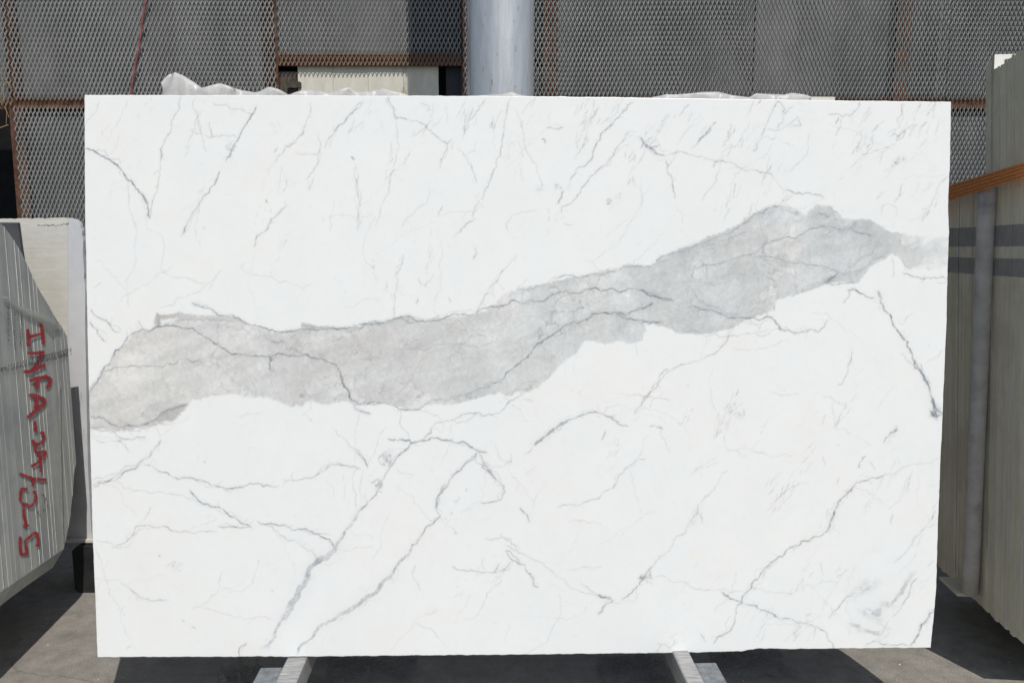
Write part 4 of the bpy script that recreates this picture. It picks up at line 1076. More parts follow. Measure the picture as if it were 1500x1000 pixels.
PXY = ((1-r_)*Tc[None] + r_*Bc[None] + (1-c_)*Lc[:, None] + c_*Rc[:, None]
       - ((1-c_)*(1-r_)*Tc[0] + c_*(1-r_)*Tc[-1] + (1-c_)*r_*Bc[0] + c_*r_*Bc[-1]))
px, py = PXY[..., 0], PXY[..., 1]
ra = (px-750)/FPX; rb = (500-py)/FPX
D = np.stack([ra, CP + rb*SP, -SP + rb*CP], -1)
nn = np.array(S_N); tt = float((P0-EYE).dot(S_N))/(D @ nn)
PT = np.array(EYE) + D*tt[..., None]
COL = np.stack([sample(colr[..., k_], px-OX, py-OY) for k_ in range(3)] + [np.ones_like(px)], -1)
nv = (NX+1)*(NY+1)
THICK = 0.021
idx = np.arange(nv).reshape(NY+1, NX+1)
quads = np.stack([idx[1:, :-1], idx[1:, 1:], idx[:-1, 1:], idx[:-1, :-1]], -1).reshape(-1, 4)
# rim: arris, back edge and back face
loop = np.concatenate([idx[0, :-1], idx[:-1, -1], idx[-1, :0:-1], idx[:0:-1, 0]])
front = PT.reshape(-1, 3)[loop]
cen = front.mean(0)
outw = front - cen; outw /= np.linalg.norm(outw, axis=1)[:, None]
ring1 = front + outw*0.0014 + nn*0.0016
ring2 = front + outw*0.0014 + nn*THICK
K = len(loop)
V = np.concatenate([PT.reshape(-1, 3), ring1, ring2])
i1 = nv + np.arange(K); i2 = nv + K + np.arange(K); nx_ = (np.arange(K)+1) % K
rimq = np.concatenate([np.stack([loop, loop[nx_], i1[nx_], i1], 1), np.stack([i1, i1[nx_], i2[nx_], i2], 1)])
Fq = np.concatenate([quads, rimq])
me = bpy.data.meshes.new('marble_slab')
me.vertices.add(len(V)); me.vertices.foreach_set('co', V.astype(np.float32).ravel())
nl = Fq.size + K
me.loops.add(nl); me.loops.foreach_set('vertex_index', np.concatenate([Fq.ravel(), i2]).astype(np.int32))
me.polygons.add(len(Fq)+1)
me.polygons.foreach_set('loop_start', np.concatenate([np.arange(0, Fq.size, 4), [Fq.size]]).astype(np.int32))
me.polygons.foreach_set('loop_total', np.concatenate([np.full(len(Fq), 4), [K]]).astype(np.int32))
mi = np.zeros(len(Fq)+1, np.int32); mi[len(quads):] = 1
me.materials.append(M['marble']); me.materials.append(M['marble_edge'])
me.polygons.foreach_set('material_index', mi)
me.update(calc_edges=True)
at_ = me.attributes.new('stone_colour', 'FLOAT_COLOR', 'POINT')
full = np.ones((len(V), 4), np.float32)*0.75; full[:nv] = COL.reshape(-1, 4)
at_.data.foreach_set('color', full.ravel())
slab = bpy.data.objects.new('marble_slab', me); C.objects.link(slab)
tag(slab, 'large white marble slab with broad grey band and fine veins, upright on steel rack', 'marble slab')

def slab_pt(px, py, back=0.0):
    return on_plane(px, py, P0, S_N) + S_N*back

# ------------------------------------------------------------------ rack under the slab
rack = empty('slab_rack', (0, 2.6, 0))
tag(rack, 'steel rack with two base bars carrying the white marble slab', 'rack')
ZB = slab_pt(436, 961.8).z - 0.002
def rack_bar(pxl, pxr, py0, side):
    a = at_z(pxl, py0, ZB); b = at_z(pxr, py0, ZB)
    w = (b - a).length
    s0 = a + H_N*0.75 - H_N*1.10
    MB().bevel_box(s0 + Vector((0, 0, -0.085)), S_AX*w, H_N*1.25, Vector((0, 0, 0.085)), 0.004).build('base_bar', M['bar'], rack)
    # lower plate bolted to the outer side of the bar
    pw = 0.082
    o = s0 + (S_AX*(w + 0.003) if side > 0 else S_AX*(-pw - 0.003))
    MB().bevel_box(o + Vector((0, 0, -0.075)), S_AX*pw, H_N*0.318, Vector((0, 0, 0.055)), 0.004).build('side_plate', M['barblue'], rack)
    for yy in (0.1, 0.95):
        MB().bevel_box(s0 + H_N*yy + S_AX*(-0.03) + Vector((0, 0, -ZB + 0.001)), S_AX*(w + 0.06), H_N*0.14, Vector((0, 0, ZB - 0.087)), 0.005).build('foot', M['barblue'], rack)
    # upright the slab leans on
    base = a + S_AX*(w/2 - 0.02) + H_N*(THICK + 0.012) + Vector((0, 0, 0.001))
    MB().bevel_box(base, S_AX*0.05, H_N*0.04, T_AX*1.80, 0.003).build('upright', M['bar'], rack)
    return a
rack_bar(421, 450, 961.5, -1)
rack_bar(986.5, 1010.5, 956, 1)
q0, q1 = slab_pt(300, 400, THICK + 0.056), slab_pt(1200, 400, THICK + 0.056)
MB().bevel_box(q0, q1 - q0, H_N*0.04, T_AX*0.05, 0.003).build('cross_bar', M['bar'], rack)
# thin steel rod beside the right bar
rd = [at_z(982, 958, ZB - 0.05), at_z(1003, 1003, ZB - 0.05)]
MB().tube([rd[0] + (rd[0]-rd[1])*1.5, rd[0], rd[1], rd[1] + (rd[1]-rd[0])*2], 0.0035, 8).build('rod', M['galv'], rack, True)

# ------------------------------------------------------------------ plastic film showing over the top of the slab
def film_piece(prof, label, seed, name='plastic_film', depth=0.05):
    """prof: (px, py) outline of the crest; the sheet runs down behind the slab"""
    r = random.Random(seed)
    V, F = [], []
    cols = []
    P = np.array(prof, float)
    xs = np.linspace(P[0, 0], P[-1, 0], max(14, int((P[-1, 0]-P[0, 0])/4)))
    s_ = np.interp(xs, P[:, 0], np.arange(len(P)))
    ys = np.interp(xs, P[:, 0], P[:, 1])
    rows = 9
    ph = r.uniform(0, 6)
    for i, (x, y) in enumerate(zip(xs, ys)):
        for j in range(rows):
            t_ = j/(rows-1)
            yy = y + (185-y)*t_**1.3
            bk = THICK + 0.008 + depth*(0.5 + 0.28*math.sin(x*0.07 + ph + t_*2) + 0.12*math.sin(x*0.19 + t_*3 + ph*2) + 0.05*math.sin(x*0.55 + t_*2)) * (0.4 + 0.6*(1-t_)) 
            V.append(on_plane(x + 2.5*math.sin(t_*5 + i*0.6), yy, P0 + S_N*bk, S_N))
    n_ = len(xs)
    for i in range(n_-1):
        for j in range(rows-1):
            a = i*rows+j
            F.append((a, a+1, a+rows+1, a+rows))
    # folded lip along the crest
    k0 = len(V)
    for i in range(n_):
        p = V[i*rows]
        V.append(p + S_N*0.022 - Vector((0, 0, 0.012 + 0.008*math.sin(i*0.7+ph))))
    for i in range(n_-1):
        F.append((i*rows, (i+1)*rows, k0+i+1, k0+i))
    o = link(name, mesh(V, F), M['film'], None, True)
    return tag(o, label, 'plastic film')
film_piece([(236,121),(243,110),(256,106),(270,110),(282,120),(293,129),(305,127),(322,122),(338,128),(352,131),(372,136),(386,131),(397,127),(408,131),(420,139),(432,136),(450,131),(470,134),(484,137),(498,130),(512,128),(524,135),(540,134),(562,129),(580,135),(598,139.5)],
           'crumpled milky plastic film rising over the top left edge of the marble slab', 3)
film_piece([(690,140.5),(712,139.5),(735,138.3),(746,134.5),(760,138.5),(775,141)], 'tiny peak of plastic film at slab top in front of the column', 4, depth=0.02)
film_piece([(955,142.5),(975,138),(990,138.5),(1010,137),(1030,135),(1048,134.6),(1062,137),(1080,140.5),(1094,142.7),(1108,137),(1130,138),(1150,139),(1162,136),(1178,139),(1192,143.5)],
           'low crumpled plastic film over the top right edge of the marble slab', 5, depth=0.03)
def behind(px, py, d): return on_plane(px, py, P0 + S_N*d, S_N)
pa = behind(1188, 147.5, THICK + 0.003)
MB().bevel_box(pa, behind(1223, 147.8, THICK + 0.003) - pa, S_N*0.03, T_AX*0.013, 0.002).build('wedge', M['resin'])
tag(bpy.data.objects['wedge'], 'small cream wedge lying on top edge of slab at right end of the film', 'wedge')

# red rope tied to the fence
r0, r1 = at_y(221, -40, FY - 0.02), at_y(190, 150, FY - 0.02)
pts = [r0.lerp(r1, i/40) + Vector((0.0025*math.sin(i*0.35), -0.003, 0)) for i in range(41)]
MB().tube(pts, 0.0062, 7).build('red_rope', M['rope'], None, True)
tag(bpy.data.objects['red_rope'], 'faded red rope hanging down the mesh fence at upper left', 'rope')

# dry straw caught on the left fence post
st = MB()
for i in range(14):
    a = at_y(random.uniform(-2, 10), random.uniform(98, 156), FY - 0.015)
    e = a + Vector((random.uniform(-0.05, 0.05), random.uniform(-0.02, 0.005), random.uniform(-0.12, 0.02)))
    st.tube([a, (a+e)/2 + Vector((random.uniform(-.01, .01), 0, 0)), e], 0.001, 5)
a = at_y(-8, 190, FY - 0.02); e = at_y(12, 183, FY - 0.02); st.tube([a, (a+e)/2, e], 0.002, 5)
tag(st.build('dry_straw', M['straw']), 'wisps of dry straw caught in the mesh at far upper left', 'straw', kind='stuff')

# ------------------------------------------------------------------ left: wrapped bundle of slabs
Zv = Vector((0, 0, 1))
def vp_dir(px):
    d = ray(px, HORIZON); d.z = 0
    return d.normalized()
DL = vp_dir(600)
NL = Vector((DL.y, -DL.x, 0))                # sideways out of the bundle, towards the aisle
BL = at_z(0, 903, 0.30)                      # a point of the bundle's lower edge
def on_bundle(px, py, off=0.0):
    return on_plane(px, py, BL + NL*off, NL)
def dz_of(px, py):
    p = on_bundle(px, py); return (p - BL).dot(DL), p.z
topc = [dz_of(*p) for p in [(3,326.5),(14,341),(31,367),(40,386),(55,420),(70,444),(80,463),(90,476),(99,493),(105,511),(108.5,545)]]
filmc = [dz_of(*p) for p in [(-60,907),(0,867),(40,840),(70,820),(94,803),(99,778),(103.5,752),(107.5,715),(109,680)]]
botc = [dz_of(*p) for p in [(-60,955),(0,903),(40,870),(70,848),(95,830),(100,815),(105,790),(107.5,725),(109,690)]]
D_END = dz_of(109, 640)[0]
def cur(c, d): return float(np.interp(d, [q[0] for q in c], [q[1] for q in c]))
def bundle_slab(name, d1, d0, mat, parent, ju=0.0, wid=2.4):
    """one slab between depths d0 (near) and d1 (far): the block it was cut from is rounded, so each outline differs"""
    def ring(d):
        zt, zf, zb = cur(topc, d), cur(filmc, d), cur(botc, d)
        zb = min(zb, zf - 0.004)
        pts = [(ju, zf), (ju, zt - 0.004), (ju - 0.004, zt), (-wid, zt), (-wid, zb), (-0.05 + ju, zb)]
        return [BL + DL*d + NL*u + Zv*(z - BL.z) for u, z in pts]
    a, b_ = ring(d0), ring(d1)
    m_ = MB(); m_.v = a + b_; k = len(a)
    m_.f = [tuple(range(k)), tuple(range(2*k-1, k-1, -1))] + [(i_, i_+k, (i_+1) % k + k, (i_+1) % k) for i_ in range(k)]
    return m_.build(name, mat, parent)
bundle = empty('wrapped_slab_bundle', BL)
tag(bundle, 'net wrapped bundle of grey slabs with red writing along its edges at left', 'slab bundle')
NS = 24
TH = D_END/(NS - 0.6)
rj = random.Random(3)
for k_ in range(NS):
    d1 = D_END - k_*TH; d0 = d1 - TH + 0.0002
    bundle_slab('slab', d1, d0, M['edge_left'], bundle, rj.uniform(-0.0008, 0.0008))
    if rj.random() < 0.3: continue
    d = d0 + rj.uniform(-0.004, 0.004)
    w_ = rj.choice((0.0004, 0.0006, 0.0011))
    zt, zf = cur(topc, d) - 0.004, cur(filmc, d) + 0.004
    q = BL + DL*(d - w_) + NL*(-0.004)
    MB().box(Vector((q.x, q.y, zf)), DL*(2*w_), NL*rj.choice((0.0042, 0.0050, 0.0054)), Zv*(zt - zf)).build('glint_line', M['glint_strip'], bundle)  # thin pale line painting the glint along a slab edge
# dark grey piece closing the far end
e0 = BL + DL*(D_END + 0.002)
pd = [((on_plane(x, y, e0, DL) - BL).dot(NL), on_plane(x, y, e0, DL).z) for x, y in [(26, 326), (28.5, 345), (31.5, 368), (40, 420), (60, 600), (60, 800)]]
ring = [e0 + NL*u + Zv*(z - e0.z) for u, z in pd]
ring += [e0 - NL*2.4 + Zv*(ring[-1].z - e0.z), e0 - NL*2.4 + Zv*(ring[0].z - e0.z)]
MB().prism(ring, DL*0.02).build('dark_end_piece', M['dark_piece'], bundle)
# second bundle, nearer, beyond a dark gap
D2 = D_END - NS*TH - 0.012
b2 = empty('slab_bundle', BL + DL*D2)
tag(b2, 'unmarked slab bundle cut off by the left picture edge, nearest to the camera', 'slab bundle')
for k_ in range(12):
    bundle_slab('slab', D2 - k_*TH, D2 - (k_+1)*TH + 0.0004, M['edge_left'], b2, rj.uniform(-0.001, 0.001))
# timber under the bundles
tw = MB()
for u in (0.42, 1.0, 1.8):
    tw = MB(); tw.bevel_box(BL + DL*(D_END - 0.12) - NL*(u+0.1) + Zv*(-BL.z + 0.001), NL*0.1, -DL*0.9, Zv*(BL.z - 0.003), 0.005)
    o = tw.build('timber_bearer', M['oldwood'])
    tag(o, {0.42: 'dark timber bearer under right end of wrapped bundle', 1.0: 'dark timber bearer under middle of wrapped bundle', 1.8: 'dark timber bearer under left end of wrapped bundle'}[u], 'timber', 'bearers under the left bundles')

WOFF = 0.0030
def on_bundle_follow(px, py, off=WOFF): return on_bundle(px, py, off)
def ribbon(b, pts, w, jit=0.12, off=WOFF):
    """brush stroke on the bundle side; pts and w in photograph pixels"""
    P = np.array(pts, float)
    d = np.hypot(*(P[1:]-P[:-1]).T); s_ = np.concatenate([[0], np.cumsum(d)])
    n_ = max(3, int(s_[-1]/1.6))
    q = np.linspace(0, s_[-1], n_)
    X = np.interp(q, s_, P[:, 0]); Y = np.interp(q, s_, P[:, 1])
    T = np.gradient(np.stack([X, Y], 1), axis=0); T /= np.maximum(np.hypot(T[:, 0], T[:, 1]), 1e-6)[:, None]
    k0 = len(b.v)
    for i in range(n_):
        ww = w*(0.5 + random.uniform(-jit, jit))*(0.7 if i in (0, n_-1) else 1)
        nx, ny = -T[i, 1], T[i, 0]
        b.v.append(on_bundle_follow(X[i] + nx*ww, Y[i] + ny*ww, off)); b.v.append(on_bundle_follow(X[i] - nx*ww, Y[i] - ny*ww, off))
    for i in range(n_-1):
        a = k0 + 2*i; b.f.append((a, a+1, a+3, a+2))
def L2(*p): return [(x/7.14, 420 + y/7.14) for x, y in p]
def L3(*p): return [(x/6.667, 550 + y/6.667) for x, y in p]
def L4(*p): return [(x/6.667, 680 + y/6.667) for x, y in p]
strokes = [
    ('I', [L2((425,370),(445,480),(455,600)), L2((290,440),(300,530),(300,625)), L2((300,525),(380,505),(450,490))], 5.2),
    ('N', [L2((290,690),(370,695),(470,680)), L2((450,685),(410,770),(330,880)), L2((250,890),(320,885),(400,850),(475,815))], 4.8),
    ('F', [L3((290,50),(380,25),(470,10)), L3((470,10),(495,40),(480,90),(455,125)), L3((365,40),(360,90),(355,135))], 5.4),
    ('A', [L3((280,190),(340,195),(400,215),(445,235)), L3((445,235),(420,285),(360,330),(270,410)), L3((345,200),(360,260),(345,330))], 5.4),
    ('hyphen', [L3((342,440),(345,490),(345,548))], 3.8),
    ('2', [L3((390,555),(425,560),(435,600),(415,645),(375,675),(310,645)), L3((320,625),(340,680),(345,740))], 4.2),
    ('4', [L3((335,745),(390,745),(455,740)), L3((455,745),(420,800),(370,850),(305,885)), L3((385,755),(395,850),(400,940))], 4.2),
    ('/', [L4((190,90),(260,115),(330,140),(455,150))], 4.4),
    ('1', [L4((330,140),(325,180),(320,215))], 4.2),
    ('2', [L4((195,355),(200,290),(210,235)), L4((205,235),(270,240)), L4((330,250),(352,300),(340,370),(300,415),(240,380)), L4((225,370),(232,420))], 4.4),
    ('hyphen', [L4((232,430),(235,500),(250,560),(255,620)), L4((225,605),(285,590))], 4.2),
    ('5', [L4((200,700),(195,780),(205,885)), L4((205,880),(265,870),(255,800),(245,740)), L4((250,740),(300,700),(355,655)), L4((355,660),(375,720),(372,790),(350,790))], 4.2)]
for nm, ss, w in strokes:
    b = MB()
    for i_, s_ in enumerate(ss): ribbon(b, s_, w, off=WOFF + 0.0002*i_)
    b.build('red_letter', M['red'], bundle)
# small black numbers, one on each slab edge, tens above units
def glyph(b, ch, px, py, w, h, off):
    seg = {'a': ((0,0),(1,0)), 'b': ((1,0),(1,.5)), 'c': ((1,.5),(1,1)), 'd': ((0,1),(1,1)), 'e': ((0,.5),(0,1)), 'f': ((0,0),(0,.5)), 'g': ((0,.5),(1,.5))}
    tbl = {'0': 'abcdef', '1': 'bc', '2': 'abged', '3': 'abgcd', '4': 'fgbc', '5': 'afgcd', '6': 'afgedc', '7': 'abc', '8': 'abcdefg', '9': 'abfgcd'}
    for i_, s_ in enumerate(tbl[ch]):
        (x0, y0), (x1, y1) = seg[s_]
        ribbon(b, [(px + x0*w, py + y0*h), (px + x1*w, py + y1*h)], 0.8, 0.1, off + 0.0001*i_)
for i in range(24):
    num = str(31 - i)
    px = 103 - i*4.35*(1 - 0.0)
    if px < 1: break
    py = 510 + i*1.12
    b = MB()
    if len(num) == 2:
        glyph(b, num[0], px - 1.2, py, 2.3, 4.4, 0.0038); glyph(b, num[1], px - 1.2, py + 5.6, 2.3, 4.4, 0.0038)
    else:
        glyph(b, num, px - 1.2, py + 3, 2.3, 4.6, 0.0038)
    b.build('ink_number', M['ink'], bundle)
b = MB()
rs = random.Random(5)
for (x, y0, y1) in [(12.3, 449, 501), (22, 456, 513), (31, 461, 508)]:      # illegible rows of print
    y = y0
    while y < y1:
        for _ in range(2):
            ribbon(b, [(x + rs.uniform(-1.2, 1.2), y + rs.uniform(0, 2)), (x + rs.uniform(-1.2, 1.2), y + rs.uniform(1, 3))], 0.9, off=0.0038)
        y += 3.4
b.build('ink_print', M['ink'], bundle)['kind'] = 'stuff'
b = MB()
for _ in range(10):
    x, y = rs.uniform(57, 72), rs.uniform(718, 760)
    ribbon(b, [(x, y), (x + rs.uniform(-3, 3), y + rs.uniform(1, 4)), (x + rs.uniform(-2, 2), y + rs.uniform(3, 6))], 0.7, off=0.0038)
for y in (567, 573): ribbon(b, [(107, y), (109, y + 1), (107, y + 4)], 1.0, off=0.0038)
b.build('ink_scribble', M['ink'], bundle)['kind'] = 'stuff'
# loose flap of the net backing
flap = [(3,435),(10,434),(20,443),(32,450),(48,455),(64,461),(80,468),(89,477),(83,483),(76,490),(68,480),(56,471),(42,462),(30,456),(18,446),(8,438)]
b = MB(); k0 = 0
ups, dn = flap[:8], flap[:7:-1]
for i, (p, q) in enumerate(zip(ups, dn)):
    b.v.append(on_bundle_follow(*p, 0.0045)); b.v.append(on_bundle_follow((p[0]+q[0])/2, (p[1]+q[1])/2, 0.0075)); b.v.append(on_bundle_follow(*q, 0.0055))
for i in range(7):
    for j in range(2):
        a = 3*i + j; b.f.append((a, a+1, a+4, a+3))
b.build('net_flap', M['film_net'], bundle, True)
# frayed strip hanging down the bundle
b = MB(); ribbon(b, [(87, 560), (88, 640), (89.5, 710), (91, 760), (92.5, 795)], 1.7, 0.25, 0.006)
b.build('loose_strip', M['glint_strip'], bundle)

# ------------------------------------------------------------------ white slab behind the wrapped bundle
WY = 3.50
def wp(px, py): return at_y(px, py, WY)
back = empty('resin_backed_slab', (wp(60, 700).x, WY, 0))
tag(back, 'cream resin backed slab with rounded corner standing behind the wrapped bundle', 'stone slab')
outl = [(-140,321),(0,320.5),(60,319.5),(98,318.5),(100,319)] 
rq = random.Random(4)
ring = [wp(*p) for p in [(99.5, 787), (-700, 787), (-700, 322), (-140, 321.5), (0, 320.5)] + [(x_, 320.3 - x_*0.018 + rq.choice((0, 0, 0.4, 0.8, 1.5))) for x_ in range(6, 97, 4)] + [(99.5, 319.4)]]
b = MB(); b.prism(ring, (0, 0.021, 0)); b.build('face', M['resin'], back)
ring = [wp(*p) for p in [(99.7, 787), (99.7, 319.5), (103, 319.2), (106, 320.6), (109, 320.8), (113, 323.4), (115, 323.8), (118, 329.5), (118.6, 333), (120.5, 338), (120.2, 345), (122, 352), (121.4, 372), (123.5, 400), (122.8, 408), (125, 420), (124.6, 470), (125.6, 520), (127, 600), (129, 690), (134.5, 787)]]
b = MB(); b.prism(ring, (0, 0.0205, 0)); b.build('smooth_strip', M['resin_strip'], back)
b = MB()
rs = random.Random(9)
for i in range(20):
    x = 55 + i*2.3; y = 330 + (i > 12)*(-(i-12)*0.25) + rs.uniform(-0.6, 0.6)
    a = at_y(x, y, WY - 0.0015); e = at_y(x + rs.uniform(1, 2.6), y + rs.uniform(-1.5, 1.2), WY - 0.0015)
    d = Vector((0, 0, 0.0017)); k0 = len(b.v); b.v += [a - d, e - d, e + d, a + d]; b.f.append((k0, k0+1, k0+2, k0+3))
b.build('ink_print', M['ink'], back)['kind'] = 'stuff'
sill = MB(); sill.bevel_box(wp(-700, 791) - Vector((0, 0.03, 0)), (wp(150, 791).x - wp(-700, 791).x, 0, 0), (0, 0.12, 0), (0, 0, wp(0, 787.5).z - wp(0, 791).z), 0.002)
tag(sill.build('bearing_rail', M['resin']), 'pale rail carrying the cream slab behind the wrapped bundle', 'rail')
# black rubber block under the rail
a = at_y(112, 830, WY - 0.02)
bb = MB(); bb.bevel_box((at_y(116, 800, WY).x, WY - 0.06, 0.001), (0.13, 0, 0), (0, 0.2, 0), (0, 0, wp(0, 792).z - 0.006), 0.02)
tag(bb.build('rubber_block', M['dark_rubber']), 'black rubber block on the ground under the pale rail', 'block')
bb = MB(); bb.bevel_box((at_y(-300, 800, WY).x, WY - 0.06, 0.001), (0.13, 0, 0), (0, 0.2, 0), (0, 0, wp(0, 792).z - 0.006), 0.02)
tag(bb.build('rubber_block', M['dark_rubber']), 'black rubber block hidden behind the wrapped bundle', 'block')

# ------------------------------------------------------------------ right: two bundles of slabs, pole and strap
DR = vp_dir(864)
NR = Vector((-DR.y, DR.x, 0))                 # out towards the aisle (left)
BN = at_z(1443, 893, 0.20)
def uzr(base, px, py):
    p = on_plane(px, py, base, DR)
    return (p - base).dot(NR), p.z
near_side = [(1453,82),(1452,105),(1451,250),(1449,400),(1447,600),(1444,800),(1443,893)]
profN = [uzr(BN, *p) for p in near_side]
def right_slab(base, prof, off, th, mats, wid, label, group, dz, dzb, ju, seed):
    ring = [base - DR*off + NR*(u + ju) + Zv*((z + (dz if i_ < 2 else 0) + (dzb if i_ == len(prof)-1 else 0)) - base.z) for i_, (u, z) in enumerate(prof)]
    zt, zb = ring[0].z, ring[-1].z
    for s_ in (1,):
        p = base - DR*off - NR*wid
        ring.append(Vector((p.x, p.y, zb))); ring.append(Vector((p.x, p.y, zt)))
    b = MB(); b.prism(ring, -DR*(th - rs.choice((0.0008, 0.0012, 0.0018, 0.0034))))
    me = mesh(b.v, b.f)
    o = bpy.data.objects.new('stone_slab', me); C.objects.link(o)
    me.materials.append(mats[0]); me.materials.append(mats[1])
    me.polygons[1].material_index = 1         # polished face towards the camera
    tag(o, label, 'stone slab', group)
    # sprayed grey marks on the visible edge
    return o
NEAR_LABEL = 'slab in the near right bundle, only its dull olive edge showing'
FAR_LABEL = 'slab in the shorter far right bundle behind the leaning pipe, edge on'
rs = random.Random(21)
ORD = ['first', 'second', 'third', 'fourth', 'fifth', 'sixth', 'seventh', 'eighth', 'ninth', 'tenth', 'eleventh', 'twelfth', 'thirteenth', 'fourteenth', 'fifteenth', 'sixteenth', 'seventeenth', 'eighteenth', 'nineteenth', 'twentieth']
def mark(o, base, prof, off, th, ju):
    """the two dark sprayed bands that cross every slab edge of the bundle"""
    us, zs = [q[0] for q in prof][::-1], [q[1] for q in prof][::-1]
    for (z0, z1) in MARKS:
        u0 = float(np.interp(z0, zs, us)) + ju; u1 = float(np.interp(z1, zs, us)) + ju
        zz0, zz1 = z0 + rs.uniform(-0.001, 0.001), z1 + rs.uniform(-0.001, 0.001)
        p = [base - DR*off + NR*(u0 + 0.0012) + Zv*(zz0 - base.z), base - DR*off + NR*(u1 + 0.0012) + Zv*(zz1 - base.z)]
        d = -DR*(th - 0.0013)
        b = MB(); q = NR*0.002
        b.quadbox([p[0]-q, p[0], p[0]+d, p[0]-q+d, p[1]-q, p[1], p[1]+d, p[1]-q+d])
        b.build('sprayed_mark', M['spray'], o)
pm = lambda py: on_plane(1452, py, BN, DR).z
MARKS = [(pm(361), pm(331)), (pm(403), pm(378))]
off = 0.0
for k_ in range(13):
    th = rs.choice((0.021, 0.0235, 0.026))
    ju = rs.uniform(-0.0012, 0.0012) if k_ else 0.0
    dz = 0.0 if k_ < 1 else -0.050 - 0.012*rs.random() + 0.004*min(k_, 8)
    lab = 'white faced slab, tallest and rearmost of the near right bundle' if k_ == 0 else ORD[k_-1] + ' slab in front of the white faced one in the near right bundle'
    o = right_slab(BN, profN, off, th, (M['edge_right'], M['white_face']), 2.4, lab, None if k_ == 0 else 'near right bundle of slabs', dz, rs.uniform(-0.004, 0.006), ju, k_)
    mark(o, BN, profN, off, th, ju)
    off += th
BF = at_z(1431, 881, 0.20)
n_mid = max(0, min(4, int(((BF - BN).dot(DR) - 0.004)/0.0215)))
print('mid slabs', n_mid, 'gap', (BF - BN).dot(DR))
profM = [(u + 0.004*i_, z) for i_, (u, z) in enumerate(profN)]
for k_ in range(n_mid):
    o = right_slab(BN, [(u - 0.002*k_, z) for u, z in profN], -(k_+1)*0.0215 + 0.0205, 0.0215, (M['edge_right'], M['white_face']), 2.4, ORD[k_] + ' tall slab right behind the white faced one in the near right bundle', 'near right bundle of slabs', -0.012*k_, 0.0, 0.0, 80+k_)
    mark(o, BN, [(u - 0.002*k_, z) for u, z in profN], -(k_+1)*0.0215 + 0.0205, 0.0215, 0.0)
far_side = [(1441,268),(1440,300),(1438,400),(1436,600),(1433,800),(1431,881)]
profF = [uzr(BF, *p) for p in far_side]
off = 0.0
for k_ in range(20):
    th = rs.choice((0.0195, 0.0215, 0.024, 0.031))
    off -= th
    ju = rs.uniform(-0.0012, 0.0012)
    o = right_slab(BF, profF, off + th, th, (M['edge_right'], M['white_face']), 2.3, ORD[k_] + ' slab behind the grey pipe in the shorter far right bundle', 'far right bundle of slabs', rs.uniform(-0.012, 0.006), rs.uniform(-0.003, 0.006), ju, 50+k_)
    if k_ < 16: mark(o, BF, profF, off + th, th, ju)
for i_, (base, lab, depth) in enumerate([(BN, 'dark timber bearer under the near right bundle', 0.34), (BF + DR*0.45, 'dark timber bearer under the far right bundle', 0.43)]):
    b = MB(); b.bevel_box(base - NR*0.35 + Zv*(-base.z + 0.001), NR*0.12, -DR*depth, Zv*(base.z - 0.012), 0.005)
    tag(b.build('timber_bearer', M['oldwood']), lab, 'timber')

def u_far(z): return float(np.interp(z, [q[1] for q in profF][::-1], [q[0] for q in profF][::-1]))
pole_b = on_plane(1421, 868, BF + NR*(u_far(0.22) + 0.036), NR); pole_t = on_plane(1446.5, 272, BF + NR*(u_far(1.86) + 0.036), NR)
pv = (pole_t - pole_b)
pr = 0.0305
b = MB(); b.tube([pole_b + pv*(i/12) for i in range(13)], pr, 28)
pole = b.build('steel_pipe', M['galv'], None)
for p in pole.data.polygons: p.use_smooth = len(p.vertices) == 4
tag(pole, 'dull grey steel pipe standing against the far right bundle', 'pipe')
b = MB(); b.bevel_box(BF + NR*0.09 - DR*0.02 + Zv*(pole_b.z - 0.014 - BF.z), -NR*0.3, DR*0.16, Zv*0.012, 0.003)
tag(b.build('bearing_plate', M['edge_right']), 'pale flat plate under the foot of the grey steel pipe', 'plate')

# orange strap round the right bundles
strap = empty('orange_strap', BN + Zv*1.4)
tag(strap, 'orange webbing strap stretched across the right slab bundles and pipe', 'strap')
lean = max((pole_b - BN).dot(NR), (pole_t - BN).dot(NR))
SPL = BN + NR*((pole_t - BN).dot(NR) + pr + 0.005)
def sp(px, py): return on_plane(px, py, SPL, NR)
tl, bl = sp(1340, 287), sp(1340, 309); tr_, br = sp(1500, 238), sp(1500, 261)
def stretch(a, b_):                           # run the strap to the front of the near bundle
    da, db = (a - BN).dot(-DR), (b_ - BN).dot(-DR); t_ = (13*0.0235 + 0.03 - da)/(db - da)
    return a + (b_ - a)*t_
tr_, br = stretch(tl, tr_), stretch(bl, br)
b = MB(); b.quadbox([bl - NR*0.003, br - NR*0.003, br, bl, tl - NR*0.003, tr_ - NR*0.003, tr_, tl]); b.build('webbing', M['orange'], strap)
b = MB(); e_ = -NR*1.6 + Zv*0.12; f_ = -DR*0.003; b.quadbox([br - NR*0.004, br - NR*0.004 + e_, br - NR*0.004 + e_ + f_, br - NR*0.004 + f_, tr_ - NR*0.004, tr_ - NR*0.004 + e_, tr_ - NR*0.004 + e_ + f_, tr_ - NR*0.004 + f_]); b.build('webbing', M['orange'], strap)
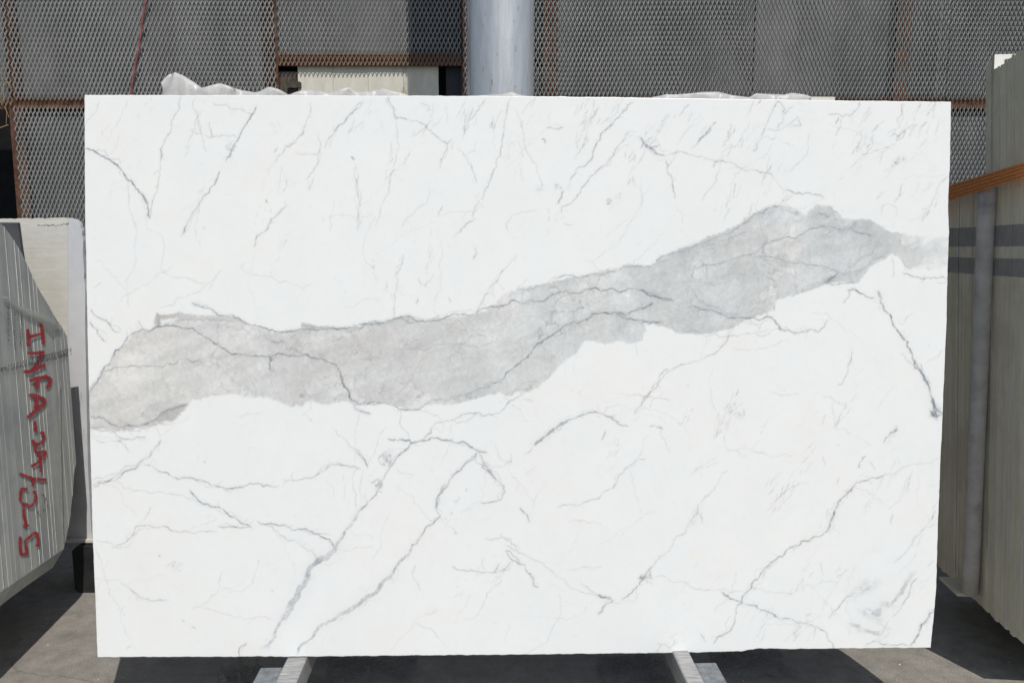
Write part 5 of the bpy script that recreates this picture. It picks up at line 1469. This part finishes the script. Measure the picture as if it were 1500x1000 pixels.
for k_ in (0.16, 0.38, 0.62, 0.84):
    a0, a1 = bl.lerp(tl, k_), br.lerp(tr_, k_)
    h = (tl - bl)*0.022
    b = MB(); b.quadbox([a0 - h - NR*0.0, a1 - h, a1 - h + NR*0.0008, a0 - h + NR*0.0008, a0 + h, a1 + h, a1 + h + NR*0.0008, a0 + h + NR*0.0008])
    b.build('woven_stripe', M['orange_dark'], strap)

# ------------------------------------------------------------------ scraps of film on the ground under the slab
def scrap(px, py, w, h, label, seed):
    r = random.Random(seed); c0 = at_z(px, py, 0.0)
    n_ = 9; V, F = [], []
    for j in range(n_):
        for i in range(n_):
            V.append(c0 + Vector(((i/(n_-1)-0.5)*w + r.uniform(-.012, .012), (j/(n_-1)-0.5)*h + r.uniform(-.012, .012), 0.006 + abs(r.gauss(0, 0.022))*(1 if 0 < i < n_-1 and 0 < j < n_-1 else 0.2))))
    for j in range(n_-1):
        for i in range(n_-1):
            a = j*n_+i; F.append((a, a+1, a+n_+1, a+n_))
    o = link('plastic_scrap', mesh(V, F), M['scrap'], None, True)
    tag(o, label, 'plastic scrap', 'plastic scraps under the slab')
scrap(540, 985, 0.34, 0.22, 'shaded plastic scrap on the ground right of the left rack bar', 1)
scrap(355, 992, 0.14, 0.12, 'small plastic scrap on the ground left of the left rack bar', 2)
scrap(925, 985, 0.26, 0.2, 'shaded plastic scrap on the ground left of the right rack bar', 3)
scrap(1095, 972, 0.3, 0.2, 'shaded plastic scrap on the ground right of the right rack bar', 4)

# ------------------------------------------------------------------ stone chips and grit lying on the yard
b = MB(); rc = random.Random(77)
for _ in range(420):
    y = rc.uniform(2.3, 4.4); x = rc.uniform(-3.2, 3.2); r_c = rc.choice((0.0012, 0.0016, 0.002, 0.0035))*rc.uniform(0.6, 1.3)
    a0 = rc.uniform(0, 6.28); k0 = len(b.v)
    ring = [Vector((x + math.cos(a0 + q*1.257)*r_c*rc.uniform(0.6, 1.3), y + math.sin(a0 + q*1.257)*r_c*rc.uniform(0.6, 1.3), 0.0008)) for q in range(5)]
    b.v += ring + [Vector((x + rc.uniform(-.3, .3)*r_c, y, 0.0008 + r_c*rc.uniform(0.4, 0.9)))]
    b.f += [(k0 + q, k0 + (q + 1) % 5, k0 + 5) for q in range(5)]
tag(b.build('stone_chips', M['edge_left']), 'scattered pale stone chips and grit on the concrete', 'stone chips', kind='stuff')
